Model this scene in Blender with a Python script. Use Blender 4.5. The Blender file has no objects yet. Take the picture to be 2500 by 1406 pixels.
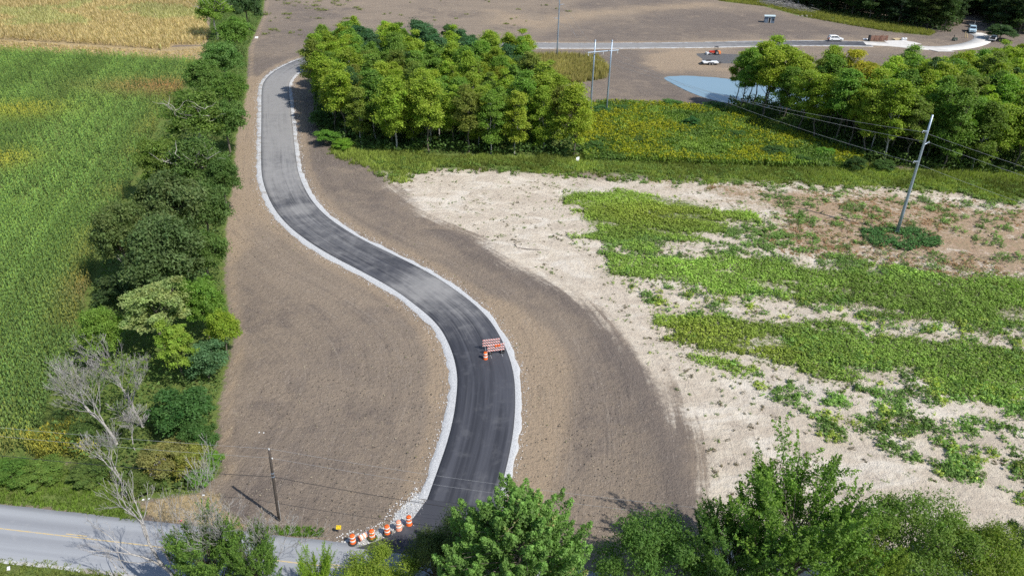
import bpy, math, random
import numpy as np
from mathutils import Vector, Matrix, Quaternion

SC = bpy.context.scene
COL = SC.collection

# ------------------------------------------------------------------ camera, sky, sun, exposure
FPX, PITCH, ROLL, CAMH = 1830.0, 30.0, 1.2, 53.0      # focal length in photo pixels, degrees, degrees, metres
cam_d = bpy.data.cameras.new('camera'); cam = bpy.data.objects.new('camera', cam_d); COL.objects.link(cam)
cam_d.sensor_width = 36.0; cam_d.lens = FPX * 36.0 / 2500.0; cam_d.clip_start = 0.5; cam_d.clip_end = 6000
ROT = Matrix.Rotation(math.radians(90 - PITCH), 3, 'X') @ Matrix.Rotation(math.radians(ROLL), 3, 'Z')
cam.matrix_world = Matrix.Translation((0, 0, CAMH)) @ ROT.to_4x4()
SC.camera = cam

SUN_EL = 50.0
SUN_DIR = Vector((0.825 * math.cos(math.radians(SUN_EL)), -0.565 * math.cos(math.radians(SUN_EL)), math.sin(math.radians(SUN_EL)))).normalized()
W = bpy.data.worlds.new('World'); SC.world = W; W.use_nodes = True
wn = W.node_tree.nodes; wn.clear()
sky = wn.new('ShaderNodeTexSky'); sky.sky_type = 'NISHITA'; sky.sun_disc = False
sky.sun_elevation = math.radians(SUN_EL); sky.sun_rotation = math.atan2(SUN_DIR.x, SUN_DIR.y)
sky.air_density = 1.0; sky.dust_density = 0.6; sky.ozone_density = 1.2
bgn = wn.new('ShaderNodeBackground'); bgn.inputs['Strength'].default_value = 0.125
won = wn.new('ShaderNodeOutputWorld')
W.node_tree.links.new(sky.outputs[0], bgn.inputs[0]); W.node_tree.links.new(bgn.outputs[0], won.inputs[0])
sun_d = bpy.data.lights.new('sun', 'SUN'); sun_d.energy = 4.7; sun_d.angle = math.radians(0.5); sun_d.color = (1.0, 0.955, 0.88)
sun = bpy.data.objects.new('sun', sun_d); COL.objects.link(sun)
sun.rotation_euler = (-SUN_DIR).to_track_quat('-Z', 'Y').to_euler(); sun.location = (60, -40, 90)
SC.view_settings.view_transform = 'Standard'; SC.view_settings.look = 'None'
SC.view_settings.exposure = 0.22; SC.view_settings.gamma = 1.0; SC.view_settings.use_curve_mapping = False
SC.cycles.use_denoising = False
SC.cycles.max_bounces = 5; SC.cycles.diffuse_bounces = 3; SC.cycles.glossy_bounces = 2; SC.cycles.transmission_bounces = 3
SC.cycles.use_adaptive_sampling = True; SC.cycles.adaptive_threshold = 0.012

# ------------------------------------------------------------------ survey helpers (photo survey -> ground metres)
RNP = np.array(ROT)
def G(px, py, z=0.0):
    d = RNP @ np.array([px - 1250.0, -(py - 703.0), -FPX])
    t = (z - CAMH) / d[2]
    return np.array([t * d[0], t * d[1]])
def GL(pts, z=0.0): return np.array([G(a, b, z) for a, b in pts])
def proj(P):
    v = (np.asarray(P, float) - np.array([0, 0, CAMH])) @ RNP
    return 1250 + FPX * v[..., 0] / -v[..., 2], 703 - FPX * v[..., 1] / -v[..., 2]
def depth_at(x, y, z=0.0):
    v = (np.array([x, y, z]) - np.array([0, 0, CAMH])) @ RNP
    return -v[2]
def in_view(P2, z=0.0, m=120):
    P3 = np.column_stack([P2, np.full(len(P2), z)])
    x, y = proj(P3)
    return (x > -m) & (x < 2500 + m) & (y > -m) & (y < 1406 + m) & (P2[:, 1] > 5)

def sdf(poly, P):
    """signed distance, positive inside"""
    poly = np.asarray(poly, float); n = len(poly)
    d2 = np.full(len(P), 1e18); ins = np.zeros(len(P), bool)
    for i in range(n):
        a = poly[i]; b = poly[(i + 1) % n]
        e = b - a; w = P - a
        t = np.clip((w @ e) / max(e @ e, 1e-9), 0, 1)
        q = w - t[:, None] * e
        d2 = np.minimum(d2, (q * q).sum(1))
        c = (a[1] > P[:, 1]) != (b[1] > P[:, 1])
        if abs(b[1] - a[1]) > 1e-12:
            xi = a[0] + (P[:, 1] - a[1]) * (b[0] - a[0]) / (b[1] - a[1])
            ins ^= c & (P[:, 0] < xi)
    d = np.sqrt(d2)
    return np.where(ins, d, -d)

def linedist(line, P, halfonly=False):
    """distance to polyline, signed side, arc length"""
    line = np.asarray(line, float)
    best = np.full(len(P), 1e18); side = np.zeros(len(P)); arc = np.zeros(len(P)); s = 0.0
    for i in range(len(line) - 1):
        a = line[i]; e = line[i + 1] - a; L = np.hypot(*e)
        w = P - a; t = np.clip((w @ e) / (L * L), 0, 1); q = w - t[:, None] * e
        d2 = (q * q).sum(1); m = d2 < best
        best[m] = d2[m]; side[m] = np.sign(e[0] * w[m, 1] - e[1] * w[m, 0]); arc[m] = s + t[m] * L
        s += L
    return np.sqrt(best), side, arc

_tab = np.random.RandomState(7).rand(65536)
def vnoise(x, y, seed=0):
    xi = np.floor(x).astype(np.int64); yi = np.floor(y).astype(np.int64)
    fx = x - xi; fy = y - yi; fx = fx * fx * (3 - 2 * fx); fy = fy * fy * (3 - 2 * fy)
    h = lambda a, b: _tab[((a * 73856093) ^ (b * 19349663) ^ (seed * 83492791)) & 65535]
    return (h(xi, yi) * (1 - fx) + h(xi + 1, yi) * fx) * (1 - fy) + (h(xi, yi + 1) * (1 - fx) + h(xi + 1, yi + 1) * fx) * fy
def fbm(x, y, sc, oct=4, seed=0):
    r = 0; a = 1.0; t = 0
    for o in range(oct):
        r = r + a * vnoise(x * sc + 17.3 * o, y * sc - 9.1 * o, seed + o); t += a; a *= .5; sc *= 2.03
    return r / t
def smooth(pts, k=3, closed=False):
    pts = np.asarray(pts, float)
    for _ in range(k):
        q = pts[:-1] * .75 + pts[1:] * .25; r = pts[:-1] * .25 + pts[1:] * .75
        m = np.empty((len(q) * 2, pts.shape[1])); m[0::2] = q; m[1::2] = r
        pts = np.vstack([pts[:1], m, pts[-1:]])
    return pts
def resample(line, step):
    line = np.asarray(line, float)
    s = np.r_[0, np.cumsum(np.hypot(*np.diff(line[:, :2], axis=0).T))]
    n = max(2, int(s[-1] / step) + 1); t = np.linspace(0, s[-1], n)
    return np.column_stack([np.interp(t, s, line[:, k]) for k in range(line.shape[1])]), t

# ------------------------------------------------------------------ materials
def lin(c):
    return tuple((v / 12.92 if v <= .04045 else ((v + .055) / 1.055) ** 2.4) for v in [x / 255 for x in c]) + (1.0,)
class MT:
    def __init__(s, name):
        s.m = bpy.data.materials.new(name); s.m.use_nodes = True
        s.t = s.m.node_tree; s.N = s.t.nodes; s.N.clear()
        s.out = s.N.new('ShaderNodeOutputMaterial')
    def put(s, sock, v):
        if isinstance(v, bpy.types.NodeSocket): s.t.links.new(v, sock)
        elif v is not None:
            if sock.type == 'RGBA' and not hasattr(v, '__len__'): v = (v, v, v, 1)
            if sock.type == 'RGBA' and len(v) == 3: v = tuple(v) + (1,)
            sock.default_value = v
    def math(s, op, a, b=None, c=None, clamp=False):
        n = s.N.new('ShaderNodeMath'); n.operation = op; n.use_clamp = clamp
        s.put(n.inputs[0], a); s.put(n.inputs[1], b); s.put(n.inputs[2], c); return n.outputs[0]
    def pos(s): return s.N.new('ShaderNodeNewGeometry').outputs['Position']
    def obj(s): return s.N.new('ShaderNodeTexCoord').outputs['Object']
    def attr(s, name):
        n = s.N.new('ShaderNodeAttribute'); n.attribute_name = name; return n
    def sep(s, v):
        n = s.N.new('ShaderNodeSeparateXYZ'); s.put(n.inputs[0], v); return n.outputs
    def comb(s, x, y, z=0.0):
        n = s.N.new('ShaderNodeCombineXYZ'); s.put(n.inputs[0], x); s.put(n.inputs[1], y); s.put(n.inputs[2], z); return n.outputs[0]
    def scale(s, v, sc):
        n = s.N.new('ShaderNodeVectorMath'); n.operation = 'MULTIPLY'; s.put(n.inputs[0], v); n.inputs[1].default_value = sc; return n.outputs[0]
    def noise(s, v, sc, det=4, rough=.55, dist=0.0):
        n = s.N.new('ShaderNodeTexNoise'); s.put(n.inputs['Vector'], v); n.inputs['Scale'].default_value = sc
        n.inputs['Detail'].default_value = det; n.inputs['Roughness'].default_value = rough; n.inputs['Distortion'].default_value = dist
        return n.outputs[0]
    def voro(s, v, sc):
        n = s.N.new('ShaderNodeTexVoronoi'); s.put(n.inputs['Vector'], v); n.inputs['Scale'].default_value = sc; return n.outputs
    def mr(s, v, a, b, c=0.0, d=1.0, sm=True):
        n = s.N.new('ShaderNodeMapRange'); n.interpolation_type = 'SMOOTHSTEP' if sm else 'LINEAR'
        s.put(n.inputs[0], v); n.inputs[1].default_value = a; n.inputs[2].default_value = b; n.inputs[3].default_value = c; n.inputs[4].default_value = d
        return n.outputs[0]
    def mix(s, f, a, b, mode='MIX'):
        n = s.N.new('ShaderNodeMix'); n.data_type = 'RGBA'; n.blend_type = mode
        s.put(n.inputs[0], f); s.put(n.inputs[6], a); s.put(n.inputs[7], b); return n.outputs[2]
    def bump(s, h, strength=.4, dist=.1):
        n = s.N.new('ShaderNodeBump'); n.inputs['Strength'].default_value = strength; n.inputs['Distance'].default_value = dist
        s.put(n.inputs['Height'], h); return n.outputs[0]
    def bsdf(s, col, rough=.8, normal=None, metal=0.0, spec=.3, **kw):
        n = s.N.new('ShaderNodeBsdfPrincipled')
        s.put(n.inputs['Base Color'], col); s.put(n.inputs['Roughness'], rough); s.put(n.inputs['Metallic'], metal)
        s.put(n.inputs['Specular IOR Level'], spec)
        if normal is not None: s.put(n.inputs['Normal'], normal)
        for k, v in kw.items(): s.put(n.inputs[k], v)
        return n.outputs[0]
    def done(s, sh):
        s.t.links.new(sh, s.out.inputs[0]); return s.m

MAT = {}
def simple(name, rgb, rough=.6, var=.12, sc=6.0, metal=0.0, spec=.35, bump=0.0):
    if name in MAT: return MAT[name]
    t = MT(name); o = t.obj(); n = t.noise(o, sc, 4)
    c = t.mix(t.mr(n, .3, .7), tuple(v * (1 - var) for v in rgb), tuple(min(1, v * (1 + var)) for v in rgb))
    n2 = t.noise(o, sc * .25, 3); c = t.mix(t.mr(n2, .5, .8, 0, .25), c, tuple(v * .7 + .03 for v in rgb))
    MAT[name] = t.done(t.bsdf(c, t.mr(n2, .2, .8, max(.05, rough - .1), min(1, rough + .1)), t.bump(n, bump, .02) if bump else None, metal, spec))
    return MAT[name]
def leafmat(name, trans=.3):
    """colour = per-leaf attribute times the object's own colour"""
    t = MT(name); a = t.attr('Col').outputs['Color']
    oi = t.N.new('ShaderNodeObjectInfo')
    c = t.mix(1.0, a, oi.outputs['Color'], 'MULTIPLY')
    d = t.bsdf(c, .6, spec=.25)
    tr = t.N.new('ShaderNodeBsdfTranslucent'); t.put(tr.inputs[0], t.mix(1.0, c, (1.15, 1.35, .5, 1), 'MULTIPLY'))
    mx = t.N.new('ShaderNodeMixShader'); mx.inputs[0].default_value = trans
    t.t.links.new(d, mx.inputs[1]); t.t.links.new(tr.outputs[0], mx.inputs[2])
    MAT[name] = t.done(mx.outputs[0]); return MAT[name]
M_LEAF = leafmat('leaf', .40)
M_STUFF = leafmat('plant_blade', .36)
def barkmat(name, a, b):
    t = MT(name); o = t.obj(); n = t.noise(t.scale(o, (4, 4, 1)), 3, 6); n2 = t.noise(o, .6, 3)
    c = t.mix(t.mr(n, .35, .65), a, b); c = t.mix(t.mr(n2, .45, .7, 0, .5), c, tuple(v * .6 for v in a))
    MAT[name] = t.done(t.bsdf(c, .9, t.bump(n, .6, .05), spec=.15)); return MAT[name]
M_BARK = barkmat('bark', (.10, .085, .065), (.21, .185, .15))
M_PALEBARK = barkmat('pale_bark', (.30, .28, .24), (.50, .48, .43))
M_DEAD = barkmat('dead_wood', (.25, .235, .22), (.47, .45, .43))

# ------------------------------------------------------------------ mesh helpers
def link(o, parent=None):
    COL.objects.link(o)
    if parent is not None: o.parent = parent
    return o
def npmesh(name, V, F, mat, col=None, smooth=False, extra=None):
    V = np.ascontiguousarray(V, np.float32); F = np.ascontiguousarray(F, np.int32); k = F.shape[1]
    me = bpy.data.meshes.new(name)
    me.vertices.add(len(V)); me.vertices.foreach_set('co', V.ravel())
    me.loops.add(F.size); me.loops.foreach_set('vertex_index', F.ravel())
    me.polygons.add(len(F)); me.polygons.foreach_set('loop_start', np.arange(0, F.size, k, dtype=np.int32))
    me.polygons.foreach_set('loop_total', np.full(len(F), k, np.int32))
    if smooth: me.polygons.foreach_set('use_smooth', np.ones(len(F), bool))
    me.update(calc_edges=True)
    if col is not None:
        c = np.ones((len(V), 4), np.float32); c[:, :3] = col
        a = me.attributes.new('Col', 'FLOAT_COLOR', 'POINT'); a.data.foreach_set('color', c.ravel())
    for nm, arr in (extra or {}).items():
        arr = np.ascontiguousarray(arr, np.float32)
        if arr.ndim == 1:
            a = me.attributes.new(nm, 'FLOAT', 'POINT'); a.data.foreach_set('value', arr)
        elif arr.shape[1] == 4:
            a = me.attributes.new(nm, 'FLOAT_COLOR', 'POINT'); a.data.foreach_set('color', arr.ravel())
        else:
            a = me.attributes.new(nm, 'FLOAT_VECTOR', 'POINT'); a.data.foreach_set('vector', arr.ravel())
    if mat: me.materials.append(mat)
    return me
def npobj(name, V, F, mat, parent=None, **kw):
    return link(bpy.data.objects.new(name, npmesh(name, V, F, mat, **kw)), parent)
def tag(o, label=None, cat=None, group=None, kind=None):
    if label: o['label'] = label
    if cat: o['category'] = cat
    if group: o['group'] = group
    if kind: o['kind'] = kind
    return o
def empty(name, loc, rz=0.0):
    e = bpy.data.objects.new(name, None); e.location = loc; e.rotation_euler = (0, 0, rz); e.empty_display_size = .3
    return link(e)
class MB:
    """collects shapes into one mesh"""
    def __init__(s): s.v = []; s.f = []
    def add(s, v, f):
        b = len(s.v); s.v += [tuple(p) for p in v]; s.f += [tuple(b + i for i in q) for q in f]; return s
    def box(s, c, d, rz=0.0, taper=1.0):
        x, y, z = [k / 2 for k in d]; ca, sa = math.cos(rz), math.sin(rz); vs = []
        for sz, tp in ((-z, 1), (z, taper)):
            for sx, sy in ((-x, -y), (x, -y), (x, y), (-x, y)):
                sx *= tp; sy *= tp
                vs.append((c[0] + sx * ca - sy * sa, c[1] + sx * sa + sy * ca, c[2] + sz))
        return s.add(vs, [(3, 2, 1, 0), (4, 5, 6, 7), (0, 1, 5, 4), (1, 2, 6, 5), (2, 3, 7, 6), (3, 0, 4, 7)])
    def tube(s, pts, rad, n=8, cap=True):
        pts = [Vector(p) for p in pts]; rads = rad if hasattr(rad, '__len__') else [rad] * len(pts)
        vs = []; fs = []; up = None
        for i, p in enumerate(pts):
            t = (pts[min(i + 1, len(pts) - 1)] - pts[max(i - 1, 0)]).normalized()
            if up is None: up = t.orthogonal().normalized()
            up = (up - t * up.dot(t)).normalized(); w = t.cross(up)
            for k in range(n):
                a = 2 * math.pi * k / n; vs.append(p + (up * math.cos(a) + w * math.sin(a)) * rads[i])
        for i in range(len(pts) - 1):
            for k in range(n):
                fs.append((i * n + k, i * n + (k + 1) % n, (i + 1) * n + (k + 1) % n, (i + 1) * n + k))
        if cap:
            fs.append(tuple(range(n - 1, -1, -1))); fs.append(tuple((len(pts) - 1) * n + k for k in range(n)))
        return s.add(vs, fs)
    def lathe(s, prof, n=20, c=(0, 0, 0), closed=False):
        vs = []; fs = []
        for r, z in prof:
            for k in range(n):
                a = 2 * math.pi * k / n; vs.append((c[0] + r * math.cos(a), c[1] + r * math.sin(a), c[2] + z))
        m = len(prof)
        for i in range(m if closed else m - 1):
            j = (i + 1) % m
            for k in range(n): fs.append((i * n + k, i * n + (k + 1) % n, j * n + (k + 1) % n, j * n + k))
        return s.add(vs, fs)
    def prism(s, prof, y0, y1):
        """profile in xz extruded along y"""
        n = len(prof); vs = [(x, y0, z) for x, z in prof] + [(x, y1, z) for x, z in prof]
        fs = [tuple(range(n)), tuple(range(2 * n - 1, n - 1, -1))] + [(i, i + n, (i + 1) % n + n, (i + 1) % n) for i in range(n)]
        return s.add(vs, fs)
    def build(s, name, mat, parent=None, smooth=False):
        me = bpy.data.meshes.new(name); me.from_pydata(s.v, [], s.f); me.update()
        if smooth: me.polygons.foreach_set('use_smooth', [True] * len(me.polygons))
        if mat: me.materials.append(mat)
        return link(bpy.data.objects.new(name, me), parent)
def copy_tree(o, parent=None):
    c = o.copy(); COL.objects.link(c); c.parent = parent
    for ch in list(o.children): copy_tree(ch, c)
    return c

# ------------------------------------------------------------------ the drive: edges surveyed on both sides
LE = [(1035,1234),(1048,1202),(1067,1143),(1098,1057),(1108,1006),(1115,950),(1116,898),(1104,856),(1089,821),(1074,796),(1049,769),(1012,742),(979,717),(937,692),(892,667),(850,646),(800,619),(750,587),(700,548),(669,500),(652,465),(642,440),(638.5,397),(638.5,332),(639,284),(639,228),(643,202),(662,182),(694,162),(731,142),(790,127),(900,114),(1050,107),(1210,104),(1360,106),(1500,106),(1700,105),(1830,99),(2010,98),(2120,100)]
RE = [(1217,1229),(1226,1199),(1237,1148),(1252,1088),(1257,1049),(1260,1006),(1261,950),(1256,898),(1241,863),(1223,826),(1206,794),(1181,764),(1149,737),(1111,709),(1074,682),(1037,659),(999,642),(950,617),(900,595),(850,568),(800,534),(765,503),(747,479),(731,438),(724,413),(719,364),(714,315),(709,262),(704,228),(704,202),(714,185),(737,167),(800,145),(900,130),(1050,121),(1210,118),(1400,119),(1500,119),(1650,117),(1800,116),(2000,114),(2120,116)]
def cl(e, n):
    p, t = resample(smooth(GL(e), 2), .5); s = np.linspace(0, 1, n); u = t / t[-1]
    return np.column_stack([np.interp(s, u, p[:, 0]), np.interp(s, u, p[:, 1])])
# centre line from nearest points of both edges
_l, _ = resample(smooth(GL(LE), 2), .8); _r, _ = resample(smooth(GL(RE), 2), .8)
def nearest(p, L):
    return L[np.argmin(((L - p) ** 2).sum(1))]
mid = np.array([(p + nearest(p, _r)) / 2 for p in _l])
mid, _ = resample(mid, 4.0); mid = smooth(mid, 3); DRIVE, DARC = resample(mid, .8)
_p0 = DRIVE[0]; _d0 = (DRIVE[0] - DRIVE[6]); _d0 = _d0 / np.hypot(*_d0)
def offs(line, d):
    t = np.gradient(line, axis=0); t /= np.hypot(*t.T)[:, None]
    return line + np.column_stack([-t[:, 1], t[:, 0]]) * np.asarray(d)[..., None]
HW = 3.32

# county road
CR_A = (G(0, 1228) + G(0, 1362)) / 2; CR_B = G(820, 1326)
_up = np.array([G(0, 1228), G(200, 1252), G(370, 1275), G(600, 1295), G(820, 1326)])
CR_DIR = _up[-1] - _up[0]; CR_DIR = CR_DIR / np.hypot(*CR_DIR); CR_N = np.array([-CR_DIR[1], CR_DIR[0]])
CR_W = float((G(0, 1228) - G(0, 1362)) @ CR_N)
CR_C = np.array([_up.mean(0) - CR_N * CR_W / 2 + CR_DIR * s for s in np.linspace(-160, 170, 330)])
CR_C += CR_N[None] * 0.25 * np.sin(np.linspace(-160, 170, 330) / 30.0)[:, None]

_pp = [(2330,250),(2250,268),(2120,280),(2000,272),(1900,266),(1830,258),(1775,251),(1725,240),(1680,223),(1645,205),(1624,194),(1620,188),(1632,185),(1680,184),(1760,189),(1850,203),(1950,214),(2100,222),(2260,226),(2330,250)]
POND = smooth(GL(_pp), 2)
P = dict(
 sand=GL([(925,415),(1000,412),(1100,410),(1200,416),(1300,424),(1400,428),(1700,436),(2100,448),(2500,485),(2900,520),(2900,1600),(1735,1600),(1742,1310),(1738,1250),(1715,1140),(1690,1060),(1650,980),(1600,900),(1540,830),(1480,760),(1400,705),(1300,660),(1200,605),(1100,552),(1000,492),(950,450)]),
 red=GL([(1500,436),(1800,450),(2150,470),(2500,500),(2700,515),(2700,720),(2350,690),(2100,645),(1930,625),(1820,570),(1870,520),(1760,480)]),
 gA=GL([(1372,452),(1400,452),(1480,468),(1600,472),(1700,488),(1750,518),(1842,518),(1835,542),(1770,556),(1700,582),(1650,590),(1600,606),(1540,612),(1490,590),(1440,575),(1410,540),(1390,500)]),
 gB=GL([(1480,622),(1560,612),(1640,632),(1750,652),(1950,652),(2150,660),(2300,682),(2500,698),(2800,720),(2800,850),(2500,815),(2300,785),(2200,765),(2100,745),(1950,728),(1850,712),(1750,716),(1650,706),(1560,690),(1500,660)]),
 gC=GL([(1585,765),(1650,748),(1750,758),(1850,775),(1950,792),(2050,806),(2200,836),(2400,856),(2800,890),(2800,1000),(2500,955),(2300,938),(2150,930),(2050,905),(1950,893),(1870,895),(1800,862),(1730,850),(1660,820)]),
 gM=GL([(1560,680),(1750,700),(2000,720),(2500,800),(2800,830),(2800,1000),(2500,960),(2100,910),(1880,930),(1760,870),(1590,780)]),
 gD=GL([(1960,1050),(2020,950),(2200,930),(2500,940),(2900,970),(2900,1330),(2500,1236),(2350,1180),(2200,1120),(2060,1090)]),
 front=GL([(815,345),(870,362),(1100,378),(1420,386),(1450,380),(2000,400),(2100,408),(2250,412),(2500,425),(2800,445),(2800,510),(2500,488),(2200,454),(1700,438),(1400,424),(1200,412),(1050,410),(965,432),(925,410),(880,385),(835,368)]),
 meadow=GL([(1415,268),(1480,256),(1600,260),(1790,276),(1880,312),(2000,356),(2120,392),(2060,412),(1900,412),(1700,405),(1430,395),(1400,330)]),
 woodsC=GL([(782,318),(850,362),(1000,374),(1100,378),(1420,386),(1405,350),(1340,308),(1308,258),(1285,218),(1150,188),(1000,176),(850,170),(772,182),(768,220),(775,260)]),
 woodsR=GL([(1778,256),(1830,246),(1990,278),(2130,288),(2300,266),(2380,250),(2560,246),(2900,250),(2900,455),(2500,425),(2250,412),(2120,400),(2000,358),(1900,314),(1800,280)]),
 reeds=GL([(1300,138),(1360,136),(1460,142),(1488,168),(1480,192),(1410,203),(1330,205),(1290,160)]),
 fargrass=GL([(1700,-20),(1760,4),(1870,18),(1960,42),(2060,60),(2180,80),(2270,88),(2285,80),(2200,60),(2100,38),(1950,20),(1850,-5),(1780,-30)]),
 verge1=GL([(-200,1090),(0,1118),(130,1130),(240,1160),(330,1220),(362,1262),(340,1274),(200,1252),(0,1228),(-300,1200)]),
 verge2=GL([(-300,1330),(0,1366),(110,1368),(200,1386),(300,1402),(420,1440),(420,1600),(-300,1600)]),
 verge3=GL([(628,1290),(660,1284),(720,1284),(790,1290),(788,1310),(720,1308),(640,1299)]),
 straw=GL([(330,1235),(420,1205),(500,1200),(540,1200),(560,1240),(620,1286),(600,1295),(500,1286),(380,1270)]),
 corn=GL([(-900,128),(0,128),(300,144),(486,156),(470,200),(420,260),(370,340),(335,430),(290,520),(240,620),(215,740),(190,850),(140,960),(105,1060),(60,1110),(0,1122),(-900,1050)]),
 dry=GL([(-900,90),(0,98),(200,108),(405,126),(425,112),(500,112),(515,90),(500,40),(470,-60),(-900,-60)]),
 hedge=GL([(650,-40),(640,40),(605,120),(600,230),(575,330),(565,450),(548,560),(545,700),(565,840),(535,960),(522,1080),(535,1150),(480,1200),(360,1215),(280,1180),(120,1100),(150,960),(200,850),(225,740),(255,620),(310,520),(350,430),(385,340),(440,260),(490,200),(510,110),(520,0),(540,-40)]),
 gravel=GL([(818,1325),(850,1334),(905,1326),(960,1300),(1002,1276),(1030,1240),(1048,1203),(1035,1190),(1000,1212),(965,1245),(945,1280),(905,1296),(870,1300)]),
 pad=GL([(1702,133),(1730,131),(1800,133),(1900,136),(1900,158),(1800,156),(1745,156),(1712,148)]),
 mudbank=GL([(1600,176),(1700,172),(1900,180),(2100,205),(2300,210),(2400,240),(2300,290),(2000,290),(1800,268),(1700,244),(1620,210)]),
 tanfar=GL([(1180,20),(1300,40),(1550,12),(1750,0),(1780,20),(1600,30),(1420,50),(1330,75),(1200,60)]),
 tanpond=GL([(1560,130),(1640,122),(1760,124),(1780,160),(1900,175),(1900,185),(1700,175),(1620,180),(1570,160)]),
)

# ------------------------------------------------------------------ the ground
def axis(lo, hi, step, far):
    a = np.arange(lo, hi, step); out = []; x = hi; st = step
    while x < far: out.append(x); st *= 1.35; x += st
    neg = []; x = lo; st = step
    while x > -far: st *= 1.35; x -= st; neg.append(x)
    return np.r_[neg[::-1], a, out]
def make_ground():
    xs = axis(-200, 235, 1.1, 2600); ys = axis(28, 140, .68, 2600)
    ys = np.r_[ys[ys < 140], np.arange(140, 365, 1.2)]
    x = 365; st = 1.0
    ext = []
    while x < 2600: ext.append(x); st *= 1.35; x += st
    ys = np.r_[ys, ext]
    X, Y = np.meshgrid(xs, ys); Q = np.column_stack([X.ravel(), Y.ravel()]); n = len(Q)
    nz = fbm(Q[:, 0], Q[:, 1], .12, 4, 3) - .5
    S = {k: sdf(v, Q) for k, v in P.items() if k not in ('gM',)}
    sp = sdf(POND, Q)
    rd, side, arc = linedist(DRIVE[::3], Q)
    crd, _, _ = linedist(CR_C[::20], Q)
    m = lambda k, w=3.0, j=3.0: np.clip(.5 + (S[k] + nz * j) / (2 * w), 0, 1)
    sand = m('sand', 3.6, 5.0)
    green = np.maximum.reduce([m('front', 2.4, 6), m('meadow', 3, 3), m('reeds', 2, 4), m('fargrass', 3, 4), m('verge1', .8, 1.5), m('verge2', .5, .8), m('verge3', .5, 1),
                               np.clip(.5 + (S['corn'] + 4) / 3, 0, 1), m('woodsC', 1.5, 3), m('woodsR', 2, 3), .95 * np.clip(.5 + (S['hedge'] + .3) / 1.2, 0, 1), .6 * m('gA', 3, 4), .52 * m('gB', 3, 5), .52 * m('gC', 3, 5)])
    red = m('red', 7, 12) * .85
    tan = np.exp(-((rd - 5.2) / 1.6) ** 2) * .75 + .8 * m('tanfar', 8, 14) + .9 * m('tanpond', 5, 8)
    # the graded verge carries a paler worn strip right of the bend
    bl, _, _ = linedist(GL([(1240,760),(1320,830),(1360,900),(1350,1000),(1330,1100),(1300,1200)]), Q); tan += .9 * np.exp(-(bl / 3.2) ** 2)
    bl, _, _ = linedist(GL([(610,200),(612,300),(605,420),(600,520),(590,600)]), Q); tan += .7 * np.exp(-(bl / 3.5) ** 2)
    bl, _, _ = linedist(GL([(1060,960),(1090,880),(1060,820)]), Q); tan += .8 * np.exp(-(bl / 1.5) ** 2)
    tan += np.clip(1 - np.abs(S['hedge'] + 1.2) / 1.5, 0, 1) * .8 * (S['corn'] < -9)
    tan = np.clip(tan, 0, 1)
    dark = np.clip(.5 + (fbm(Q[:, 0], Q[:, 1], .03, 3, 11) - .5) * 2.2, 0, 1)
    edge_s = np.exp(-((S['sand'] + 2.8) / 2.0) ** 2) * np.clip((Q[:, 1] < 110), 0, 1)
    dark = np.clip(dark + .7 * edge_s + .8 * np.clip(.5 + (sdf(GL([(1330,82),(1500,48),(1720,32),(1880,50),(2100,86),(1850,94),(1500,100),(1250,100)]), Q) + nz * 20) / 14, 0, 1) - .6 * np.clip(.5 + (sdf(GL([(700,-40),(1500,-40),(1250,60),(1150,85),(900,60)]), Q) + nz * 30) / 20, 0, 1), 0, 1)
    dry = np.maximum.reduce([m('dry', 1, 1), np.clip(.5 + sdf(GL([(-900, 85), (0, 92), (405, 118), (520, 112), (512, 158), (300, 146), (0, 130), (-900, 130)]), Q), 0, 1), m('straw', .7, 1.5)])
    grav = np.maximum(m('gravel', .6, 1.8), 0)
    mud = np.clip(.5 + (sp + .6) / 1.6, 0, 1) * (sp > -8)
    pad = m('pad', 1.0, 2.0)
    Z = nz * .22 + (fbm(Q[:, 0], Q[:, 1], .9, 2, 21) - .5) * .07 + (fbm(Q[:, 0], Q[:, 1], .02, 2, 31) - .5) * .5
    Z += sand * ((fbm(Q[:, 0], Q[:, 1], .35, 3, 41) - .5) * .35)
    Z += .32 * edge_s
    Z *= np.clip((rd - HW - .9) / 4, 0, 1) * np.clip((crd - 3.8) / 3, 0, 1)
    Z -= .06 * np.clip(1 - (rd - HW - 1.5) / 2, 0, 1) + .05 * np.clip(1 - (crd - 4.2) / 2, 0, 1)
    bank = np.clip((sp + .3) / 3.0, 0, 1); bank = bank * bank * (3 - 2 * bank)
    Z = Z * (1 - bank) - 1.5 * bank
    cut = np.clip(1 - np.abs(Q).max(1) / 2700, 0, 1)
    nx, ny = len(xs), len(ys)
    idx = np.arange(n).reshape(ny, nx)
    F = np.column_stack([idx[:-1, :-1].ravel(), idx[:-1, 1:].ravel(), idx[1:, 1:].ravel(), idx[1:, :-1].ravel()])
    za = np.column_stack([sand, green, tan, red]); zb = np.column_stack([dark, dry, mud, pad])
    st = np.column_stack([rd * side, arc, grav])
    t = MT('ground'); pos = t.pos()
    A = t.attr('za'); sA = t.N.new('ShaderNodeSeparateColor'); t.put(sA.inputs[0], A.outputs['Color'])
    B = t.attr('zb'); sB = t.N.new('ShaderNodeSeparateColor'); t.put(sB.inputs[0], B.outputs['Color'])
    ST = t.sep(t.attr('st').outputs['Vector'])
    big = t.noise(pos, .045, 4, .6); n1 = t.noise(pos, .35, 6, .62); n2 = t.noise(pos, 1.7, 6, .65); n3 = t.noise(pos, 7.0, 5, .7)
    streak = t.noise(t.comb(t.math('MULTIPLY', ST[0], .55), t.math('MULTIPLY', ST[1], .03)), 1.0, 6, .66, .9)
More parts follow.
